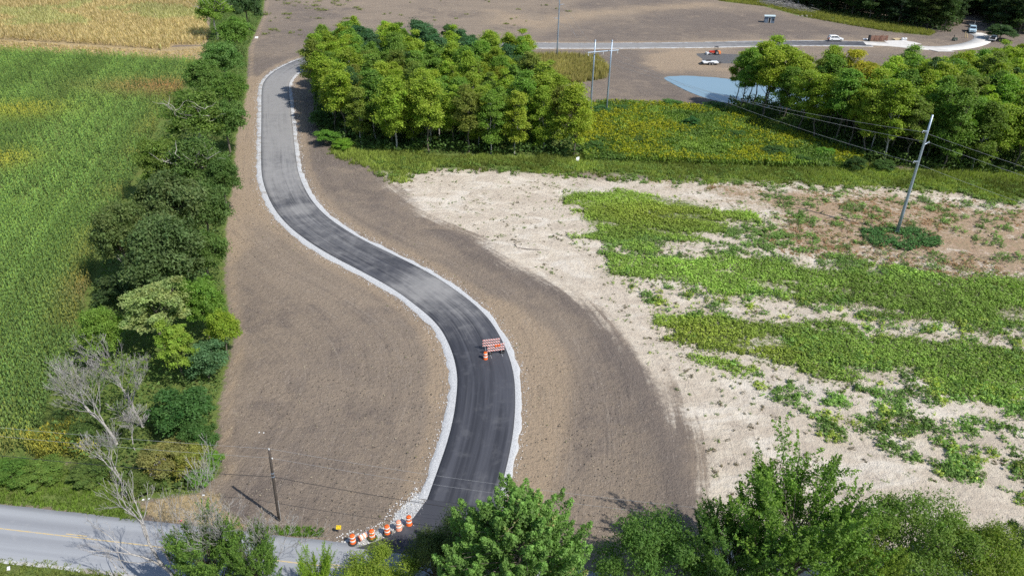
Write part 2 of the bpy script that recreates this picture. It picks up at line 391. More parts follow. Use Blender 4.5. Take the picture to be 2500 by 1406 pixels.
    streak2 = t.noise(t.comb(t.math('MULTIPLY', ST[0], 4.0), t.math('MULTIPLY', ST[1], .12)), 1.0, 4, .6, .3)
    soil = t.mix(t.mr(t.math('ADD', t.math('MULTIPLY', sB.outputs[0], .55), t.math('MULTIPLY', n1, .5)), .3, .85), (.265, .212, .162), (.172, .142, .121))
    soil = t.mix(t.mr(streak, .42, .75, 0, .36), soil, (.130, .107, .091))
    soil = t.mix(t.mr(t.math('ADD', big, t.math('MULTIPLY', t.math('SUBTRACT', n1, .5), .7)), .5, .72, 0, .6), soil, (.136, .112, .098))
    soil = t.mix(t.mr(t.noise(pos, .13, 5, .65), .52, .74, 0, .55), soil, (.318, .252, .188))
    soil = t.mix(t.mr(t.math('MULTIPLY', streak2, t.mr(n1, .35, .65, .6, 1.15)), .52, .8, 0, .2), soil, (.34, .285, .235))
    soil = t.mix(t.mr(t.math('ADD', sA.outputs[2], t.math('MULTIPLY', t.math('SUBTRACT', n1, .5), .9)), .25, .95, 0, .8), soil, (.36, .275, .19))
    soil = t.mix(t.mr(n3, .5, .75, 0, .6), soil, (.085, .07, .06))
    vor = t.voro(pos, 2.6); vsel = t.mr(t.sep(vor[1])[0], .55, .6); soil = t.mix(t.math('MULTIPLY', t.mr(vor[0], .08, .2, .55, 0), vsel), soil, (.52, .47, .41))
    clod = t.noise(pos, 3.2, 4, .7); soil = t.mix(t.mr(clod, .55, .75, 0, .35), soil, (.31, .262, .215))
    ts = t.math('ABSOLUTE', t.math('SUBTRACT', t.noise(t.comb(t.math('MULTIPLY', ST[0], .42), t.math('MULTIPLY', ST[1], .016)), 1.0, 3, .55, .8), .5)); soil = t.mix(t.math('MULTIPLY', t.mr(ts, 0, .014, .3, 0), t.mr(n1, .4, .6)), soil, (.36, .305, .25))
    ts2 = t.math('ABSOLUTE', t.math('SUBTRACT', t.noise(t.comb(t.math('MULTIPLY', ST[0], .5), t.math('MULTIPLY', ST[1], .02), 7.0), 1.0, 3, .55, .6), .5)); soil = t.mix(t.math('MULTIPLY', t.mr(ts2, 0, .012, .3, 0), t.mr(n1, .35, .55)), soil, (.10, .085, .077))
    # sand
    sn = t.noise(t.scale(pos, (1, 1, 1)), .5, 6, .65); rut = t.noise(t.comb(t.math('MULTIPLY', ST[0], .9), t.math('MULTIPLY', ST[1], .07)), 1.0, 5, .6, .8)
    sand_c = t.mix(t.mr(sn, .3, .7), (.61, .54, .44), (.50, .43, .345))
    sand_c = t.mix(t.mr(rut, .5, .72, 0, .6), sand_c, (.46, .39, .315))
    ws = t.noise(pos, .8, 4, .6, .6); trk = t.math('ABSOLUTE', t.math('SUBTRACT', t.noise(t.comb(t.math('MULTIPLY', ST[0], .5), t.math('MULTIPLY', ST[1], .11)), 1.0, 4, .6, 1.5), .5)); sand_c = t.mix(t.math('MULTIPLY', t.mr(trk, 0, .02, .75, 0), t.mr(ws, .4, .6)), sand_c, (.30, .25, .21))
    sand_c = t.mix(t.mr(t.noise(pos, 2.4, 5, .75), .58, .76, 0, .5), sand_c, (.38, .32, .25))
    sand_c = t.mix(t.mr(big, .55, .75, 0, .5), sand_c, (.62, .60, .56))
    sand_c = t.mix(t.mr(n3, .6, .85, 0, .35), sand_c, (.32, .27, .21))
    wv = t.N.new('ShaderNodeVectorMath'); wv.operation = 'ADD'; t.put(wv.inputs[0], pos); wn_ = t.N.new('ShaderNodeTexNoise'); t.put(wn_.inputs['Vector'], pos); wn_.inputs['Scale'].default_value = .45; wn_.inputs['Detail'].default_value = 5; wsc = t.N.new('ShaderNodeVectorMath'); wsc.operation = 'SCALE'; wsc.inputs['Scale'].default_value = 5.0; t.t.links.new(wn_.outputs['Color'], wsc.inputs[0]); t.t.links.new(wsc.outputs[0], wv.inputs[1])
    ve = t.N.new('ShaderNodeTexVoronoi'); ve.feature = 'DISTANCE_TO_EDGE'; ve.inputs['Scale'].default_value = .3; t.t.links.new(wv.outputs[0], ve.inputs['Vector'])
    sand_c = t.mix(t.math('MULTIPLY', t.mr(ve.outputs['Distance'], 0, .035, .6, 0), t.mr(n1, .42, .58)), sand_c, (.33, .28, .235))
    wash = t.noise(t.scale(pos, (.10, .22, 1)), 1.0, 5, .6, 1.2); sand_c = t.mix(t.mr(wash, .5, .66, 0, .6), sand_c, (.70, .645, .56)); sand_c = t.mix(t.mr(wash, .5, .34, 0, .55), sand_c, (.44, .37, .295))
    redf = t.mr(t.math('ADD', A.outputs['Alpha'], t.math('ADD', t.math('MULTIPLY', t.math('SUBTRACT', n1, .5), 1.3), t.math('MULTIPLY', t.math('SUBTRACT', n2, .5), 1.6))), .36, .85, 0, .85)
    redc = t.mix(t.mr(n2, .35, .65), (.36, .225, .145), (.27, .205, .115))
    sand_c = t.mix(redf, sand_c, redc)
    f_s = t.mr(t.math('ADD', sA.outputs[0], t.math('ADD', t.math('MULTIPLY', t.math('SUBTRACT', n2, .5), .6), t.math('MULTIPLY', t.math('SUBTRACT', streak, .5), 1.3))), .3, .75)
    c = t.mix(f_s, soil, sand_c)
    # dry stubble
    dryc = t.mix(t.mr(n2, .3, .7), (.44, .34, .19), (.30, .23, .13))
    c = t.mix(t.mr(t.math('ADD', sB.outputs[1], t.math('MULTIPLY', t.math('SUBTRACT', n2, .5), .7)), .35, .65), c, dryc)
    # turf and leaf litter under the plants
    gr = t.mix(t.mr(n2, .3, .7), (.10, .15, .035), (.16, .205, .055)); gr = t.mix(t.mr(n1, .5, .75, 0, .6), gr, (.15, .13, .055))
    c = t.mix(t.mr(t.math('ADD', sA.outputs[1], t.math('MULTIPLY', t.math('SUBTRACT', n2, .5), 1.0)), .35, .7), c, gr)
    # crushed limestone spill
    gv = t.mix(t.mr(n3, .35, .65), (.62, .63, .63), (.40, .40, .40))
    c = t.mix(t.mr(t.math('ADD', ST[2], t.math('MULTIPLY', t.math('SUBTRACT', t.noise(pos, 4.0, 6, .7), .5), 1.4)), .45, .62), c, gv)
    c = t.mix(t.math('MULTIPLY', sB.outputs[2], .8), c, (.17, .145, .12))
    c = t.mix(t.mr(t.math('ADD', B.outputs['Alpha'], t.math('MULTIPLY', t.math('SUBTRACT', n1, .5), .5)), .4, .6), c, t.mix(n2, (.10, .10, .105), (.15, .15, .15)))
    h = t.math('ADD', t.math('MULTIPLY', n3, .5), t.math('ADD', t.math('MULTIPLY', n2, 1.0), t.math('MULTIPLY', t.math('ADD', streak2, rut), .12)))
    m_ = t.done(t.bsdf(c, .95, t.bump(h, .9, .35), spec=.12))
    o = npobj('ground', np.column_stack([Q, Z]), F, m_, smooth=True, extra={'za': za, 'zb': zb, 'st': st})
    tag(o, kind='structure'); return o
make_ground()

# ------------------------------------------------------------------ paved surfaces
def strip(line, offsets, zs, name, mat, attrs=None, jitter=None, kind='structure', parent=None):
    line = np.asarray(line); n = len(line); cols = []
    s = np.r_[0, np.cumsum(np.hypot(*np.diff(line, axis=0).T))]
    V = []; U = []
    for j, (o, z) in enumerate(zip(offsets, zs)):
        oo = np.full(n, o, float)
        if jitter is not None and jitter[j]: oo = oo + jitter[j](s)
        p = offs(line, oo); V.append(np.column_stack([p, np.full(n, z)])); U.append(np.column_stack([oo, s, np.zeros(n)]))
    k = len(offsets); V = np.stack(V, 1).reshape(-1, 3); U = np.stack(U, 1).reshape(-1, 3)
    idx = np.arange(n * k).reshape(n, k)
    F = np.column_stack([idx[:-1, 1:].ravel(), idx[:-1, :-1].ravel(), idx[1:, :-1].ravel(), idx[1:, 1:].ravel()])
    ex = {'uvw': U}
    if attrs: ex.update({a: f(V) for a, f in attrs.items()})
    o = npobj(name, V, F, mat, parent, extra=ex, smooth=True)
    if parent is None: tag(o, kind=kind)
    return o
def m_asphalt():
    t = MT('fresh_asphalt'); pos = t.pos(); U = t.sep(t.attr('uvw').outputs['Vector']); du = t.attr('dust').outputs['Fac']
    lanes = t.noise(t.comb(t.math('MULTIPLY', U[0], .8), t.math('MULTIPLY', U[1], .03)), 1.0, 6, .62, 1.2)
    fine = t.noise(t.comb(t.math('MULTIPLY', U[0], 6.0), t.math('MULTIPLY', U[1], .10)), 1.0, 5, .65, .5)
    n1 = t.noise(pos, .5, 6, .65); n3 = t.noise(pos, 9, 4, .7)
    c = t.mix(t.mr(lanes, .35, .65), (.032, .034, .043), (.064, .067, .081))
    c = t.mix(t.mr(fine, .55, .8, 0, .35), c, (.12, .12, .122))
    c = t.mix(t.mr(n1, .5, .75, 0, .6), c, (.102, .104, .114))
    c = t.mix(t.mr(n3, .62, .85, 0, .5), c, (.16, .16, .16))
    d = t.math('ADD', du, t.math('MULTIPLY', t.math('SUBTRACT', t.math('ADD', t.math('MULTIPLY', n1, .5), t.math('ADD', t.math('MULTIPLY', fine, .6), t.math('MULTIPLY', lanes, .6))), .85), t.mr(du, 0, .5, .6, 1.35)))
    c = t.mix(t.mr(d, .1, 1.1, 0, .88), c, t.mix(n1, (.235, .23, .225), (.31, .302, .293)))
    # rolled joint seams along the edges
    ed = t.math('ABSOLUTE', U[0]); c = t.mix(t.mr(ed, HW - .22, HW - .02, 0, .55), c, (.042, .042, .045))
    return t.done(t.bsdf(c, .78, t.bump(n3, .25, .03), spec=.3))
def dustf(V):
    p = V[:, :2]; d = np.zeros(len(V))
    for x, y, r, a in [(1050,705,9,.95),(1000,690,6,.6),(1130,760,6,.55),(735,512,4.5,.95),(700,516,4,.7),(680,430,20,.95),(680,330,30,1.1),(690,215,40,1.2),(670,260,26,1.1),(660,300,24,1.0),(820,590,20,.5),(900,605,16,.45),(760,540,12,.55),(1190,1215,3,.3),(1240,1180,1.3,.7),(1120,790,7,.4),(1500,112,90,1.0),(1250,111,60,1.0),(1900,106,50,.5)]:
        q = G(x, y); d = np.maximum(d, a * np.exp(-((p - q) ** 2).sum(1) / (2 * (r * .6) ** 2)))
    return np.clip(d, 0, 1.2)
M_ASPH = m_asphalt()
def jit(a, f, seed): return lambda s: a * (fbm(s, s * 0 + seed, f, 3, seed) - .5) * 2
drive = strip(DRIVE, [-HW - .03, -HW, -2.6, -1.7, -.8, 0, .8, 1.7, 2.6, HW, HW + .03], [-.05, .05, .06, .07, .08, .085, .08, .07, .06, .05, -.05], 'asphalt_drive', M_ASPH, attrs={'dust': dustf})
def m_gravel():
    t = MT('limestone_gravel'); pos = t.pos(); n1 = t.noise(pos, .6, 5, .6); n2 = t.noise(pos, 3.0, 5, .7); n3 = t.noise(pos, 11, 3, .7)
    c = t.mix(t.mr(n3, .3, .7), (.36, .365, .37), (.58, .59, .60)); c = t.mix(t.mr(n2, .55, .8, 0, .6), c, (.33, .32, .31))
    far = t.sep(t.attr('uvw').outputs['Vector'])[1]
    c = t.mix(t.mr(t.math('MULTIPLY', n1, t.mr(far, 50, 120, .72, 1.05)), .46, .68, 0, .8), c, (.27, .235, .195))
    return t.done(t.bsdf(c, .95, t.bump(t.math('ADD', n3, n2), .8, .08), spec=.15))
M_GRAV = m_gravel()
for sgn, nm, w in ((1, 'gravel_shoulder', .88), (-1, 'gravel_shoulder', .72)):
    a, b = HW - .02, HW + w
    ln, _ = resample(DRIVE, .45)
    strip(ln, [sgn * a, sgn * (a + .35 * w), sgn * (a + .7 * w), sgn * b, sgn * (b + .12)] if sgn < 0 else [sgn * a, sgn * (a + .35 * w), sgn * (a + .7 * w), sgn * b, sgn * (b + .12)],
          [.035, .045, .03, .0, -.1], nm, M_GRAV, jitter=[None, None, jit(.12, 1.3, 5 + sgn), jit(.30, .6, 9 + sgn), jit(.30, .6, 9 + sgn)])
# apron where the drive meets the county road
def poly_obj(name, pts, z, mat, kind='structure', sub=None, attrs=None):
    import bmesh
    bm = bmesh.new(); vs = [bm.verts.new((p[0], p[1], z)) for p in pts]; f = bm.faces.new(vs)
    if f.normal.z < 0: f.normal_flip()
    ex = bmesh.ops.extrude_face_region(bm, geom=[f]);
    for v in [g for g in ex['geom'] if isinstance(g, bmesh.types.BMVert)]: v.co.z -= .12
    bmesh.ops.recalc_face_normals(bm, faces=bm.faces[:])
    bmesh.ops.triangulate(bm, faces=[q for q in bm.faces if len(q.verts) > 4])
    me = bpy.data.meshes.new(name); bm.to_mesh(me); bm.free(); me.materials.append(mat)
    V = np.array([v.co[:] for v in me.vertices])
    u = me.attributes.new('uvw', 'FLOAT_VECTOR', 'POINT'); u.data.foreach_set('vector', np.column_stack([V[:, 0] * 0 + 1, V[:, 1], V[:, 0]]).astype(np.float32).ravel())
    d = me.attributes.new('dust', 'FLOAT', 'POINT'); d.data.foreach_set('value', np.full(len(V), .1, np.float32))
    return tag(link(bpy.data.objects.new(name, me)), kind=kind)
_crt = CR_C - 0
cr_edge = lambda s: _up.mean(0) + CR_DIR * s - CR_N * .35
s0 = ((DRIVE[0] - _up.mean(0)) @ CR_DIR)
_tl = offs(DRIVE, np.full(len(DRIVE), HW)); _tr = offs(DRIVE, np.full(len(DRIVE), -HW))
apron = [_tl[3], _tl[0]] + list(smooth(np.array([_tl[0], G(1012,1263), G(985,1290), G(930,1318), G(868,1338)]), 2)[1:]) + \
        [cr_edge(s0 + 12)] + list(smooth(np.array([cr_edge(s0 + 10), cr_edge(s0 + 5.5) + CR_N * 2.2, _tr[0] * .6 + cr_edge(s0 + 3.5) * .4, _tr[0]]), 2)) + [_tr[3]]
poly_obj('drive_apron', apron, .045, M_ASPH)

def m_road():
    t = MT('worn_asphalt'); pos = t.pos(); U = t.sep(t.attr('uvw').outputs['Vector'])
    lane = t.noise(t.comb(t.math('MULTIPLY', U[0], 1.0), t.math('MULTIPLY', U[1], .012)), 1.0, 4, .55, .15); n1 = t.noise(pos, .7, 6, .65); n3 = t.noise(pos, 10, 4, .7)
    wear = t.math('SINE', t.math('MULTIPLY', t.math('ADD', U[0], .2), 3.6))
    c = t.mix(t.mr(t.math('ADD', t.math('MULTIPLY', wear, .1), t.math('MULTIPLY', lane, 1.0)), .2, .85), (.235, .245, .265), (.33, .345, .365))
    c = t.mix(t.mr(n1, .55, .8, 0, .5), c, (.40, .40, .40)); c = t.mix(t.mr(n3, .6, .85, 0, .5), c, (.15, .15, .155))
    c = t.mix(t.mr(t.math('ABSOLUTE', U[0]), 3.2, 3.45, 0, .6), c, (.36, .34, .31))
    return t.done(t.bsdf(c, .85, t.bump(n3, .2, .03), spec=.25))
M_ROAD = m_road()
road = strip(CR_C, [-CR_W / 2 - .1, -CR_W / 2, -2, 0, 2, CR_W / 2, CR_W / 2 + .1], [-.1, .03, .045, .06, .045, .03, -.1], 'road', M_ROAD, jitter=[jit(.12, .4, 2), jit(.12, .4, 2), None, None, None, jit(.1, .4, 4), jit(.1, .4, 4)])
strip(CR_C, [-CR_W / 2 - .32, -CR_W / 2 - .16, -CR_W / 2 + .1], [-.06, .012, .012], 'gravel_edge', M_GRAV, jitter=[jit(.12, .5, 31), jit(.12, .5, 31), None])
def m_paint():
    t = MT('yellow_paint'); pos = t.pos(); n = t.noise(pos, 3, 6, .7)
    return t.done(t.bsdf(t.mix(t.mr(n, .42, .68), (.52, .40, .20), (.40, .375, .33)), .7, spec=.2))
M_YEL = m_paint()
# centre marking: one solid yellow line, a broken one beside it
def crseg(s_a, s_b, off, name):
    base = _up.mean(0) - CR_N * CR_W / 2
    i0 = np.linspace(-160, 170, 330); sel = (i0 > s_a) & (i0 < s_b); pts = CR_C[sel]
    strip(pts, [off - .06, off + .06], [.066, .066], name, M_YEL)
cs = lambda px, py: (G(px, py) - _up.mean(0)) @ CR_DIR
co = lambda px, py: (G(px, py) - (_up.mean(0) - CR_N * CR_W / 2)) @ CR_N
off_s = np.mean([co(0, 1291), co(222, 1313), co(390, 1335)]) - .0
crseg(-160, 170, off_s, 'centre_line')
for k in range(-9, 9):
    a = cs(148, 1302) + k * 12.2
    crseg(a, a + 3.2, off_s + .24, 'broken_line')
# concrete apron and drive by the far wood
def m_concrete():
    t = MT('pale_concrete'); pos = t.pos(); n = t.noise(pos, .4, 5, .6); n2 = t.noise(pos, 4, 4)
    c = t.mix(t.mr(n, .3, .7), (.62, .60, .565), (.50, .48, .45)); return t.done(t.bsdf(t.mix(t.mr(n2, .55, .8, 0, .4), c, (.45, .43, .40)), .85, spec=.25))
M_CONC = m_concrete()
cdrive = smooth(GL([(2110,106),(2180,110),(2240,117),(2300,120),(2350,115),(2385,107),(2402,97),(2398,88),(2378,81)]), 3)
cdrive, _ = resample(cdrive, .8)
strip(cdrive, [-2.9, -2.85, 0, 2.85, 2.9], [-.05, .10, .11, .10, -.05], 'concrete_drive', M_CONC)
poly_obj('concrete_pad', GL([(2158,101),(2205,100),(2232,104),(2250,109),(2200,112),(2170,109)]), .125, M_CONC)
poly_obj('concrete_pad', GL([(2275,118),(2305,121),(2330,127),(2290,127),(2265,122)]), .125, M_CONC)
# pond
def m_water():
    t = MT('pond_water'); pos = t.pos(); n = t.noise(pos, 1.2, 4, .6); n2 = t.noise(pos, .05, 3)
    return t.done(t.bsdf(t.mix(n2, (.17, .27, .34), (.21, .30, .36)), .06, t.bump(n, .06, .04), spec=.6, IOR=1.333))
poly_obj('pond_water', offs(POND, np.full(len(POND), 0.0))[:-1], -.12, m_water())

# ------------------------------------------------------------------ foliage building blocks
def leaves4(C, Nrm, size, aspect=.6, rng=None):
    """diamond leaves, centres C, normals Nrm"""
    n = len(C); r = rng.normal(size=(n, 3)); Nn = Nrm / np.linalg.norm(Nrm, axis=1)[:, None]
    u = r - (r * Nn).sum(1)[:, None] * Nn; u /= np.linalg.norm(u, axis=1)[:, None] + 1e-9; v = np.cross(Nn, u)
    s = np.asarray(size).reshape(-1, 1) * np.ones((n, 1))
    V = np.stack([C - u * s, C + v * s * aspect + u * s * .1, C + u * s, C - v * s * aspect + u * s * .1], 1)
    return V.reshape(-1, 3)
def leaves(C, Nrm, size, aspect=.6, rng=None):
    """pointed leaves of three corners"""
    n = len(C); r = rng.normal(size=(n, 3)); Nn = Nrm / np.linalg.norm(Nrm, axis=1)[:, None]
    u = r - (r * Nn).sum(1)[:, None] * Nn; u /= np.linalg.norm(u, axis=1)[:, None] + 1e-9; v = np.cross(Nn, u)
    s = np.asarray(size).reshape(-1, 1) * np.ones((n, 1))
    return np.stack([C - u * s * .8 + v * s * aspect, C - u * s * .8 - v * s * aspect, C + u * s * 1.1], 1).reshape(-1, 3)
def triF(n): return np.arange(n * 3).reshape(n, 3)
def tubes(segs, n=5):
    """segs: list of (points Nx3, radii N) -> V, F"""
    Vs = []; Fs = []; b = 0
    for pts, rad in segs:
        pts = np.asarray(pts, float); m = len(pts)
        t = np.gradient(pts, axis=0); t /= np.linalg.norm(t, axis=1)[:, None] + 1e-9
        ref = np.array([1.0, 0, 0]) if abs(t[0, 0]) < .8 else np.array([0, 1.0, 0])
        u = np.cross(t, ref); u /= np.linalg.norm(u, axis=1)[:, None] + 1e-9; w = np.cross(t, u)
        a = np.arange(n) * 2 * math.pi / n
        ring = pts[:, None] + np.asarray(rad)[:, None, None] * (u[:, None] * np.cos(a)[None, :, None] + w[:, None] * np.sin(a)[None, :, None])
        Vs.append(ring.reshape(-1, 3)); i = np.arange(m * n).reshape(m, n)
        Fs.append(np.column_stack([i[:-1].ravel(), np.roll(i[:-1], -1, 1).ravel(), np.roll(i[1:], -1, 1).ravel(), i[1:].ravel()]) + b); b += m * n
    return np.vstack(Vs), np.vstack(Fs)
def limb(a, b, r0, r1, rng, wob=.08, k=5, sag=0.0):
    a = np.asarray(a, float); b = np.asarray(b, float); t = np.linspace(0, 1, k)[:, None]
    L = np.linalg.norm(b - a); p = a + (b - a) * t
    p[1:-1] += rng.normal(size=(k - 2, 3)) * wob * L * .5
    p[:, 2] += (sag * L * np.sin(t[:, 0] * math.pi))
    return p, np.linspace(r0, r1, k)
def crown_leaves(blobs, per, size, rng, aspect=.6, shell=.55, sub=14, up=.5, out=.6, flat=.8, spread=.36, droop=0.0):
    C = []; Nn = []; K = []
    for bx, by, bz, rx, ry, rz in blobs:
        d = rng.normal(size=(sub, 3)); d /= np.linalg.norm(d, axis=1)[:, None]; d[:, 2] = np.where(d[:, 2] < -.35, -d[:, 2], d[:, 2])
        rr = shell + (1 - shell) * rng.rand(sub) ** .6
        R = np.array([rx, ry, rz]); sc = np.array([bx, by, bz]) + d * rr[:, None] * R
        m = max(1, int(per / sub))
        for c, dd in zip(sc, d):
            q = rng.normal(size=(m, 3)) * spread * R * np.array([1, 1, flat]) * .8
            C.append(c + q); nn = dd * out + np.array([0, 0, up]) + rng.normal(size=(m, 3)) * .55; Nn.append(nn)
            k = 1 + rng.normal() * .09; kk = np.ones((m, 3)) * k; kk *= (1 + rng.normal(size=(m, 1)) * .14); kk[:, 0] *= 1 + rng.normal() * .05; K.append(kk)
    C = np.vstack(C); Nn = np.vstack(Nn); K = np.clip(np.vstack(K), .35, 1.9)
    s = size * (.7 + .6 * rng.rand(len(C)))
    return leaves(C, Nn, s, aspect, rng), np.repeat(K, 3, 0)
def mesh_pair(nm, trunk, crown, tmat, lmat=None):
    tm = npmesh('trunk', trunk[0], trunk[1], tmat, smooth=True)
    cm = npmesh('crown', crown[0], triF(len(crown[0]) // 3), lmat or M_LEAF, col=crown[1])
    return tm, cm

# tree kinds, all built about 1:1 in metres
def var_wood(seed, h=14.0, w=2.6, cb=.42, per=520, size=.165, nb=26, pale=False):
    rng = np.random.RandomState(seed); top = np.array([rng.normal() * .4, rng.normal() * .4, h * .93])
    k = 8; t = np.linspace(0, 1, k)[:, None]; tp = top * t; tp[1:-1] += rng.normal(size=(k - 2, 3)) * [.16, .16, 0]
    segs = [(tp, np.linspace(.17, .03, k))]; blobs = []
    for i in range(nb):
        f = cb + (1 - cb) * (i + .5) / nb; a = i * 2.4 + rng.rand(); prof = math.sin(math.pi * min(1, .25 + .72 * (f - cb) / (1 - cb))) ** .7
        d = w * prof * (.30 + .62 * rng.rand()); z = h * f + rng.normal() * .45
        r = w * (.24 + .20 * rng.rand()) * (.7 + .4 * prof)
        blobs.append((d * math.cos(a), d * math.sin(a), z, r, r, r * .75))
        z0 = max(z - 1.5 - rng.rand(), h * .25); b = np.array([np.interp(z0, tp[:, 2], tp[:, 0]), np.interp(z0, tp[:, 2], tp[:, 1]), z0])
        segs.append(limb(b, (blobs[-1][0], blobs[-1][1], z + r * .2), .06, .02, rng, .12))
    blobs.append((top[0], top[1], h - w * .45, w * .55, w * .55, w * .45))
    for i in range(4):                                     # bare twigs on the stem below the crown
        z0 = h * (.18 + .25 * rng.rand()); a = rng.rand() * 6.28; segs.append(limb((0, 0, z0), (math.cos(a) * 1.2, math.sin(a) * 1.2, z0 + .5), .025, .008, rng, .2, 4))
    return mesh_pair('w', tubes(segs, 5), crown_leaves(blobs, per, size, rng, .62, .35, 12, spread=.5), M_PALEBARK if pale else M_BARK)
def var_round(seed, h=10.0, w=4.5, per=520, size=.27, nb=14, cb=.25, pale=False, bare=0, flat=.8, up=.5, sub=16, ql=.48, qh=.90, rl=.20, rh=.40):
    rng = np.random.RandomState(seed); segs = []; blobs = []
    cz = h * (cb + (1 - cb) * .5); rz = h * (1 - cb) * .5
    segs.append(limb((0, 0, 0), (rng.normal() * .3, rng.normal() * .3, cz), .26 * h / 10, .14 * h / 10, rng, .05))
    fork = segs[0][0][-2]
    for i in range(nb):
        u = (i + .5) / nb; zz = 1 - 1.6 * u; a = i * 2.39996 + rng.rand() * .5; rr = math.sqrt(max(0, 1 - zz * zz))
        q = ql + (qh - ql) * rng.rand(); c = (w * rr * q * math.cos(a), w * rr * q * math.sin(a), cz + rz * zz * q)
        r = w * (rl + (rh - rl) * rng.rand()); blobs.append((c[0], c[1], c[2], r, r, r * .75))
        segs.append(limb(fork, c, .10 * h / 10, .025, rng, .14, 6))
    blobs.append((0, 0, cz + rz * .25, w * .45, w * .45, rz * .5))
    for i in range(bare):
        a = rng.rand() * 6.28; e = np.array([math.cos(a) * w * .8, -w * (.45 + .4 * rng.rand()), h * (.72 + .3 * rng.rand())])
        l = limb(fork, e, .08, .02, rng, .06, 7); segs.append(l)
        for j in range(3):
            q = l[0][3 + j % 3]; segs.append(limb(q, q + np.array([rng.normal() * 1.2, rng.normal() * 1.2, 1.2]), .04, .012, rng, .15, 4))
    return mesh_pair('r', tubes(segs, 6), crown_leaves(blobs, per, size, rng, .6, .55, sub, up, .6, flat), M_PALEBARK if pale else M_BARK)
def branch_tree(seed, h, spread, lean=(0, 0), depth=6, r0=.2, split=3, up=.35, trunkf=.3, minr=.011, shrink=.74):
    rng = np.random.RandomState(seed); segs = []; tips = []
    def grow(p, d, L, r, lev):
        k = 4; pts = [p]; dd = d.copy()
        for i in range(k):
            dd = dd + rng.normal(size=3) * .10 + np.array([0, 0, .05 * up]); dd /= np.linalg.norm(dd); pts.append(pts[-1] + dd * L / k)
        pts = np.array(pts); r1 = max(minr, r * .68); segs.append((pts, np.linspace(r, r1, k + 1)))
        if lev >= depth: tips.append(pts[-1]); return
        m = split if lev > 0 else split + 1
        for i in range(m):
            a = rng.rand() * 6.28; nd = dd * 1.0 + np.array([math.cos(a), math.sin(a), 0]) * spread * (.55 + .7 * rng.rand()) + np.array([0, 0, up * rng.rand()])
            nd /= np.linalg.norm(nd); st = pts[-1] if i < 2 else pts[2 + rng.randint(2)]
            grow(st, nd, L * shrink * (.75 + .45 * rng.rand()), r1 * (.8 if i == 0 else .62), lev + 1)
    d = np.array([lean[0], lean[1], 1.0]); d /= np.linalg.norm(d)
    grow(np.zeros(3), d, h * trunkf, r0, 0)
    return segs, tips
def put_tree(name, meshes, xy, label, cat='tree', s=1.0, sz=None, rz=0.0, tint=(1, 1, 1), group=None, tilt=(0, 0), z=0.0):
    e = empty(name, (xy[0], xy[1], z), rz); e.rotation_euler = (tilt[0], tilt[1], rz); e.scale = (s, s, sz or s)
    for nm, me in zip(('trunk', 'crown'), meshes):
        if me is None: continue
        o = link(bpy.data.objects.new(nm, me), e); o.color = (*tint, 1)
    return tag(e, label, cat, group)
ORD = ['first', 'second', 'third', 'fourth', 'fifth', 'sixth', 'seventh', 'eighth', 'ninth', 'tenth', 'eleventh', 'twelfth', 'thirteenth', 'fourteenth', 'fifteenth', 'sixteenth', 'seventeenth', 'eighteenth', 'nineteenth', 'twentieth'] + ['%dth' % i for i in range(21, 60)]
YG = (.27, .36, .04); MG = (.175, .295, .045); DG = (.09, .17, .05); BG = (.08, .17, .07); GOLD = (.36, .33, .035); OL = (.18, .23, .04)
CNAME = {YG: 'yellow-green', MG: 'mid green', DG: 'dark green', BG: 'blue-green', GOLD: 'golden', OL: 'olive green'}

def poisson(poly, dmin, rng, tries=9000, pad=0.0):
    lo = poly.min(0); hi = poly.max(0); cand = lo + rng.rand(tries, 2) * (hi - lo); cand = cand[sdf(poly, cand) > pad]
    keep = []
    for c in cand:
        if not keep or ((np.array(keep) - c) ** 2).sum(1).min() > dmin * dmin: keep.append(c)
    return np.array(keep)

WOODV = [var_wood(100 + i, h=14, w=2.6 + .3 * (i % 3), cb=.20 + .08 * (i % 4), pale=(i % 2 == 0), nb=28 + 3 * (i % 3)) for i in range(8)]
DENSEV = [var_wood(200 + i, h=14, w=2.6, cb=.20, per=560, size=.175, nb=26) for i in range(3)]
TALLV = [var_wood(230 + i, h=14, w=2.6, cb=.40 + .05 * i, per=520, size=.165, nb=22, pale=False) for i in range(3)]
def wood(poly, dmin, seed, where, rowdir, nrows, colfun, hfun, group, name='woodland_tree', viewm=80, thin=False):
    rng = np.random.RandomState(seed); pts = poisson(poly, dmin, rng, pad=.6)
    pts = pts[in_view(pts, 8.0, viewm)]
    if thin: pts = pts[[i for i, p in enumerate(pts) if proj(np.array([p[0], p[1], 0]))[0] > 2060 or rng.rand() < .98]]
    dep = pts @ rowdir; order = np.argsort(dep); n = len(pts)
    rows = np.empty(n, int); rows[order] = (np.arange(n) * nrows // n)
    names = ['front', 'second', 'third', 'fourth', 'fifth', 'sixth', 'seventh', 'eighth'][:nrows - 1] + ['back']
    for r in range(nrows):
        ids = [i for i in range(n) if rows[i] == r]; ids.sort(key=lambda i: proj(np.array([pts[i, 0], pts[i, 1], 8]))[0])
        for k, i in enumerate(ids):
            c = colfun(pts[i], rng, r); h = hfun(pts[i], rng, r)
            V = (DENSEV if c in (DG, BG) else TALLV if thin and proj(np.array([pts[i][0], pts[i][1], 0]))[0] < 2120 else WOODV); me = V[rng.randint(len(V))]
            tint = tuple(np.array(c) * (1 + rng.normal() * .10) * (1 + rng.normal(size=3) * .04))
            put_tree(name, me, pts[i], '%s tree, %s from left in %s row of %s' % (CNAME[c], ORD[k], names[r], where), s=h / 14 * (.95 + .2 * rng.rand()), sz=h / 14, rz=rng.rand() * 6.28, tint=tint, group=group, tilt=(rng.normal() * .03, rng.normal() * .03))
    return pts
